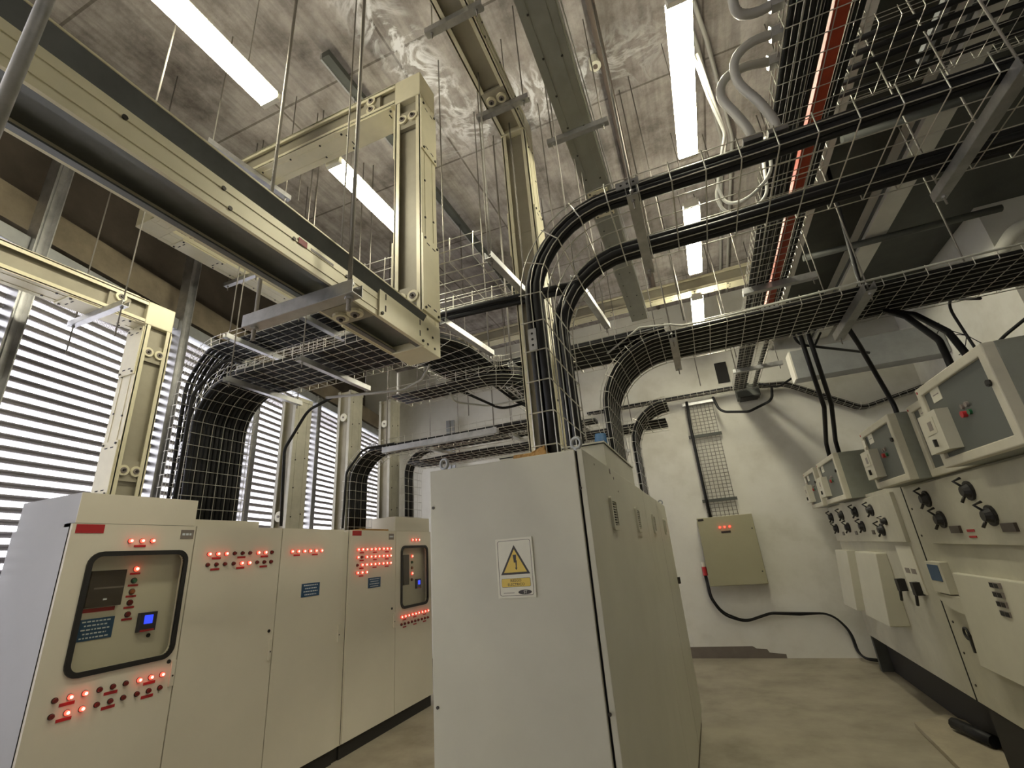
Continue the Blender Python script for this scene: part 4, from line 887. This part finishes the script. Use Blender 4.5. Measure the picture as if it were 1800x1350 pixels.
MB().m('switch_cover').box(XS - .05, XS, 4.42, 4.68, 1.11, 1.32).m('blue_plate').box(XS - .053, XS - .05, 4.46, 4.65, 1.19, 1.30).build('display_window', sw2, bevel=.004)
MB().m('switch_cover').prism([(4.30, 1.10), (4.70, 1.10), (4.66, 1.05), (4.52, 1.01), (4.36, .995), (4.30, 1.0)], (XS, 0, 0), Y_, Z_, (-.04, 0, 0)).build('curved_tray', sw2)
for z in (1.225, 1.175, 1.125, 1.076):
    MB().m('label_grey').box(XS - .056, XS - .04, 3.70, 3.80, z - .015, z + .015).m('hole').box(XS - .058, XS - .056, 3.705, 3.745, z - .012, z + .012).box(XS - .058, XS - .056, 3.755, 3.795, z - .012, z + .012).build('slot_group', sw2)
q = MB().m('rubber'); q.torus((XS - .02, 4.48, .86), X_, .035, .008); q.box(XS - .03, XS, 4.43, 4.45, .75, .86); q.build('latch_ring', sw2)
q = MB().m('rubber'); q.torus((XS - .02, 6.55, .95), X_, .035, .008); q.box(XS - .03, XS, 6.50, 6.52, .84, .93); q.build('latch_ring', sw)
q = MB().m('bolt')
for z in (.5, .7, .9, 1.1, 1.3, 1.5, 1.7): q.disc((XS, 4.70, z), -X_, .008, .006, 8)
q.build('screws', sw2)
MB().m('seam').box(XS - .002, XS + .1, 4.775, 4.79, .385, 1.88).build('seam_gasket', sw)
# relay boxes on top
def relay(y0, y1, x0, depth, lab, z0=1.875, z1=2.345, covered=True, stickers=1):
    t = thing('relay_box', lab, 'relay box', (x0 + depth / 2, (y0 + y1) / 2, z0))
    MB().m('relay_side').box(x0 + .02, x0 + depth, y0, y1, z0, z1).build('housing', t, bevel=.004)
    f = .055
    MB().m('relay_frame').ring([(y1, z1), (y0, z1), (y0, z0), (y1, z0)], [(y1 - f, z1 - f * .9), (y0 + f, z1 - f * .9), (y0 + f, z0 + f * .9), (y1 - f, z0 + f * .9)], (x0 - .03, 0, 0), Y_, Z_, (.055, 0, 0)).build('door_frame', t, bevel=.006)
    MB().m('relay_panel').box(x0 - .012, x0 + .02, y0 + f, y1 - f, z0 + f * .9, z1 - f * .9).build('door_panel', t)
    ch = z0 + (z1 - z0) * .42; 
    if covered:
        d = .075
        q = MB().m('switch_cover').box(x0 - d, x0 - .012, y1 - f - .20, y1 - f + .03, ch - .12, ch + .10).m('relay_frame').box(x0 - d - .003, x0 - d, y1 - f - .15, y1 - f - .02, ch - .02, ch + .07).m('label_grey').box(x0 - d - .004, x0 - d - .003, y1 - f - .12, y1 - f - .07, ch + .0, ch + .05)
        q.m('rubber').box(x0 - d - .015, x0 - d, y1 - f - .10, y1 - f - .085, ch - .09, ch - .05); q.build('breaker_cover', t, bevel=.003)
    q = MB().m('sign_white').box(x0 - .015, x0 - .012, y1 - f - .19, y1 - f - .08, z1 - f - .065, z1 - f + .01).m('label_grey').box(x0 - .0155, x0 - .015, y1 - f - .17, y1 - f - .10, z1 - f - .03, z1 - f - .025); q.build('sticker', t)
    if stickers > 1: MB().m('sign_white').box(x0 - .033, x0 - .030, y1 - .09, y1 - .03, z1 - .13, z1 - .07).build('sticker', t)
    ym = (y0 + y1) / 2 - .06; zm = ch + .03
    MB().m('label_grey').disc((x0 - .012, ym, zm + .035), -X_, .014, .012).disc((x0 - .012, ym + .05, zm + .035), -X_, .012, .01).m('red_plate').disc((x0 - .012, ym + .05, zm - .005), -X_, .017, .02).m('green_off').disc((x0 - .012, ym, zm - .005), -X_, .014, .012).build('push_buttons', t)
    MB().m('rubber').disc((x0 - .03, y0 + .05, z0 + (z1 - z0) * .62), -X_, .016, .012).box(x0 - .045, x0 - .04, y0 + .02, y0 + .055, z0 + (z1 - z0) * .62 - .008, z0 + (z1 - z0) * .62 + .008).build('door_knob', t)
    MB().m('red_plate').disc((x0 - .03, y1 - .025, z1 - .025), -X_, .008, .002).build('corner_mark', t)
relay(2.62, 3.40, 1.33, .42, 'largest relay box at the right edge with red and green buttons')
relay(3.43, 3.99, 1.47, .30, 'relay box mostly hidden behind the largest one', z1=2.36, covered=False)
relay(4.02, 4.74, 1.36, .40, 'middle relay box on the switchgear with two white stickers', stickers=2)
relay(5.76, 6.62, 1.36, .55, 'relay box with a wide grey side, second from the back wall')
relay(6.86, 7.55, 1.36, .35, 'smallest looking relay box, nearest the back wall', stickers=2)
# trench plate on the floor
t = thing('trench_cover', 'cream floor plate at the bottom right in front of the switchgear', 'floor plate', (1.5, 5.0, 0))
MB().m('trench_plate').prism([(1.25, 5.50), (1.55, 5.74), (1.63, 5.6), (1.63, 3.6), (1.20, 3.6)], (0, 0, 0.004), X_, Y_, (0, 0, .035)).build('plate', t)
cable([(1.48, 5.35, .085), (1.53, 5.15, .085), (1.58, 4.98, .085)], .043, 'short black hose end lying on the floor plate', name='hose_end', cat='hose')

# ---------------------------------------------------------------- dark deck and beams at the upper right
MB().m('dark_steel').box(1.45, 4.68, -3.9, 5.54, 4.62, 4.75).box(1.45, 3.19, 5.54, 8.05, 4.62, 4.75).build('trim_3', kind='structure')
def ibeam(x, y0, y1, z, w, lab):
    t = MB().m('beam_white').box(x - w / 2, x + w / 2, y0, y1, z, z + .012).box(x - .005, x + .005, y0, y1, z + .012, z + .20).box(x - w / 2, x + w / 2, y0, y1, z + .20, z + .212)
    t.m('dark_steel').box(x - w / 2 - .035, x - w / 2 - .022, y0, y1, z + .01, z + .04).build('steel_beam', label=lab, cat='steel beam')
ibeam(2.17, -3.8, 7.98, 4.40, .19, 'broad pale steel beam running away under the dark deck at the right')
ibeam(1.45, -3.8, 7.98, 4.40, .07, 'narrower pale steel beam left of the broad one, beside the long tray')
for y_, lab in ((3.5, 'nearest'), (5.2, 'middle'), (6.7, 'farthest')):
    MB().m('dark_steel').tube([(1.5, y_, 4.36), (3.18, y_, 4.36)], .035, 10).build('steel_pipe', label='dark pipe crossing under the right beams, %s of three' % lab, cat='pipe')
MB().m('steel_grey').box(1.78, 1.83, 1.2, 2.95, 4.30, 4.34).build('strut_channel', label='pale loose strut hanging between the two right beams', cat='strut')
MB().m('steel_grey').box(1.50, 3.19, 7.0, 7.25, 3.55, 3.95).m('wall_plaster').box(1.48, 1.50, 7.0, 7.25, 3.55, 3.95).build('ventilation_duct', label='grey rectangular duct crossing near the back wall above the relay boxes', cat='duct')
MB().m('beam_white').tube(route([(3.6, 5.3, 4.2), (3.3, 5.35, 4.2), (3.10, 5.45, 3.95)], .2), .06, 12).build('white_pipe', label='thick white pipe elbow on the right wall under the dark deck', cat='pipe')
# cross trays at the top right
p = [V((1.2, 2.55, 4.05)), V((4.4, 2.55, 4.05))]
tt, ft = tray('dark mesh tray crossing at the top right corner', p, Y_, .5, side=.06, nb=5)
cables(ft, spread(-.18, .18, 5), .016, 'dark cable in the tray at the top right corner', 'cables in the top right tray')
# concrete column at the right
MB().m('tan_concrete').box(2.6, 3.4, 2.7, 3.4, 0, 2.75).m('dark_steel').box(2.55, 3.4, 2.9, 3.45, 2.75, 3.02).build('concrete_column', label='rough grey concrete pier with a dark cap behind the relay boxes', cat='column')
# far-wall clutter
MB().m('hole').box(.60, .78, 8.04, 8.068, 4.0, 4.35).build('wall_opening', label='small dark opening in the back wall beside the long tray', cat='opening')
# frayed wires hanging under the tray at the far right
t = thing('loose_wires', 'tuft of frayed dark wires hanging under the wide tray at the right edge', 'wires', (2.2, 4.3, 2.7))
MB().m('cable').tube(route([(2.10, 4.0, 3.06), (2.14, 4.5, 3.30), (2.23, 4.6, 2.99), (2.27, 4.6, 2.70)], .15), .011, 7).build('bundle', t)
for k, e in enumerate([((2.09, 4.6, 3.10), (2.03, 4.6, 3.02), (2.05, 4.6, 2.90)), ((2.20, 4.6, 2.92), (2.17, 4.6, 2.86), (2.13, 4.6, 2.84)), ((2.30, 4.6, 2.90), (2.33, 4.6, 2.84), (2.31, 4.6, 2.78)), ((2.16, 4.6, 3.02), (2.12, 4.6, 2.97), (2.15, 4.6, 2.90))]):
    MB().m('cable').tube(route([(2.23, 4.6, 2.99)] + list(e), .04, 4), .0035, 5).build('wire_end', t)
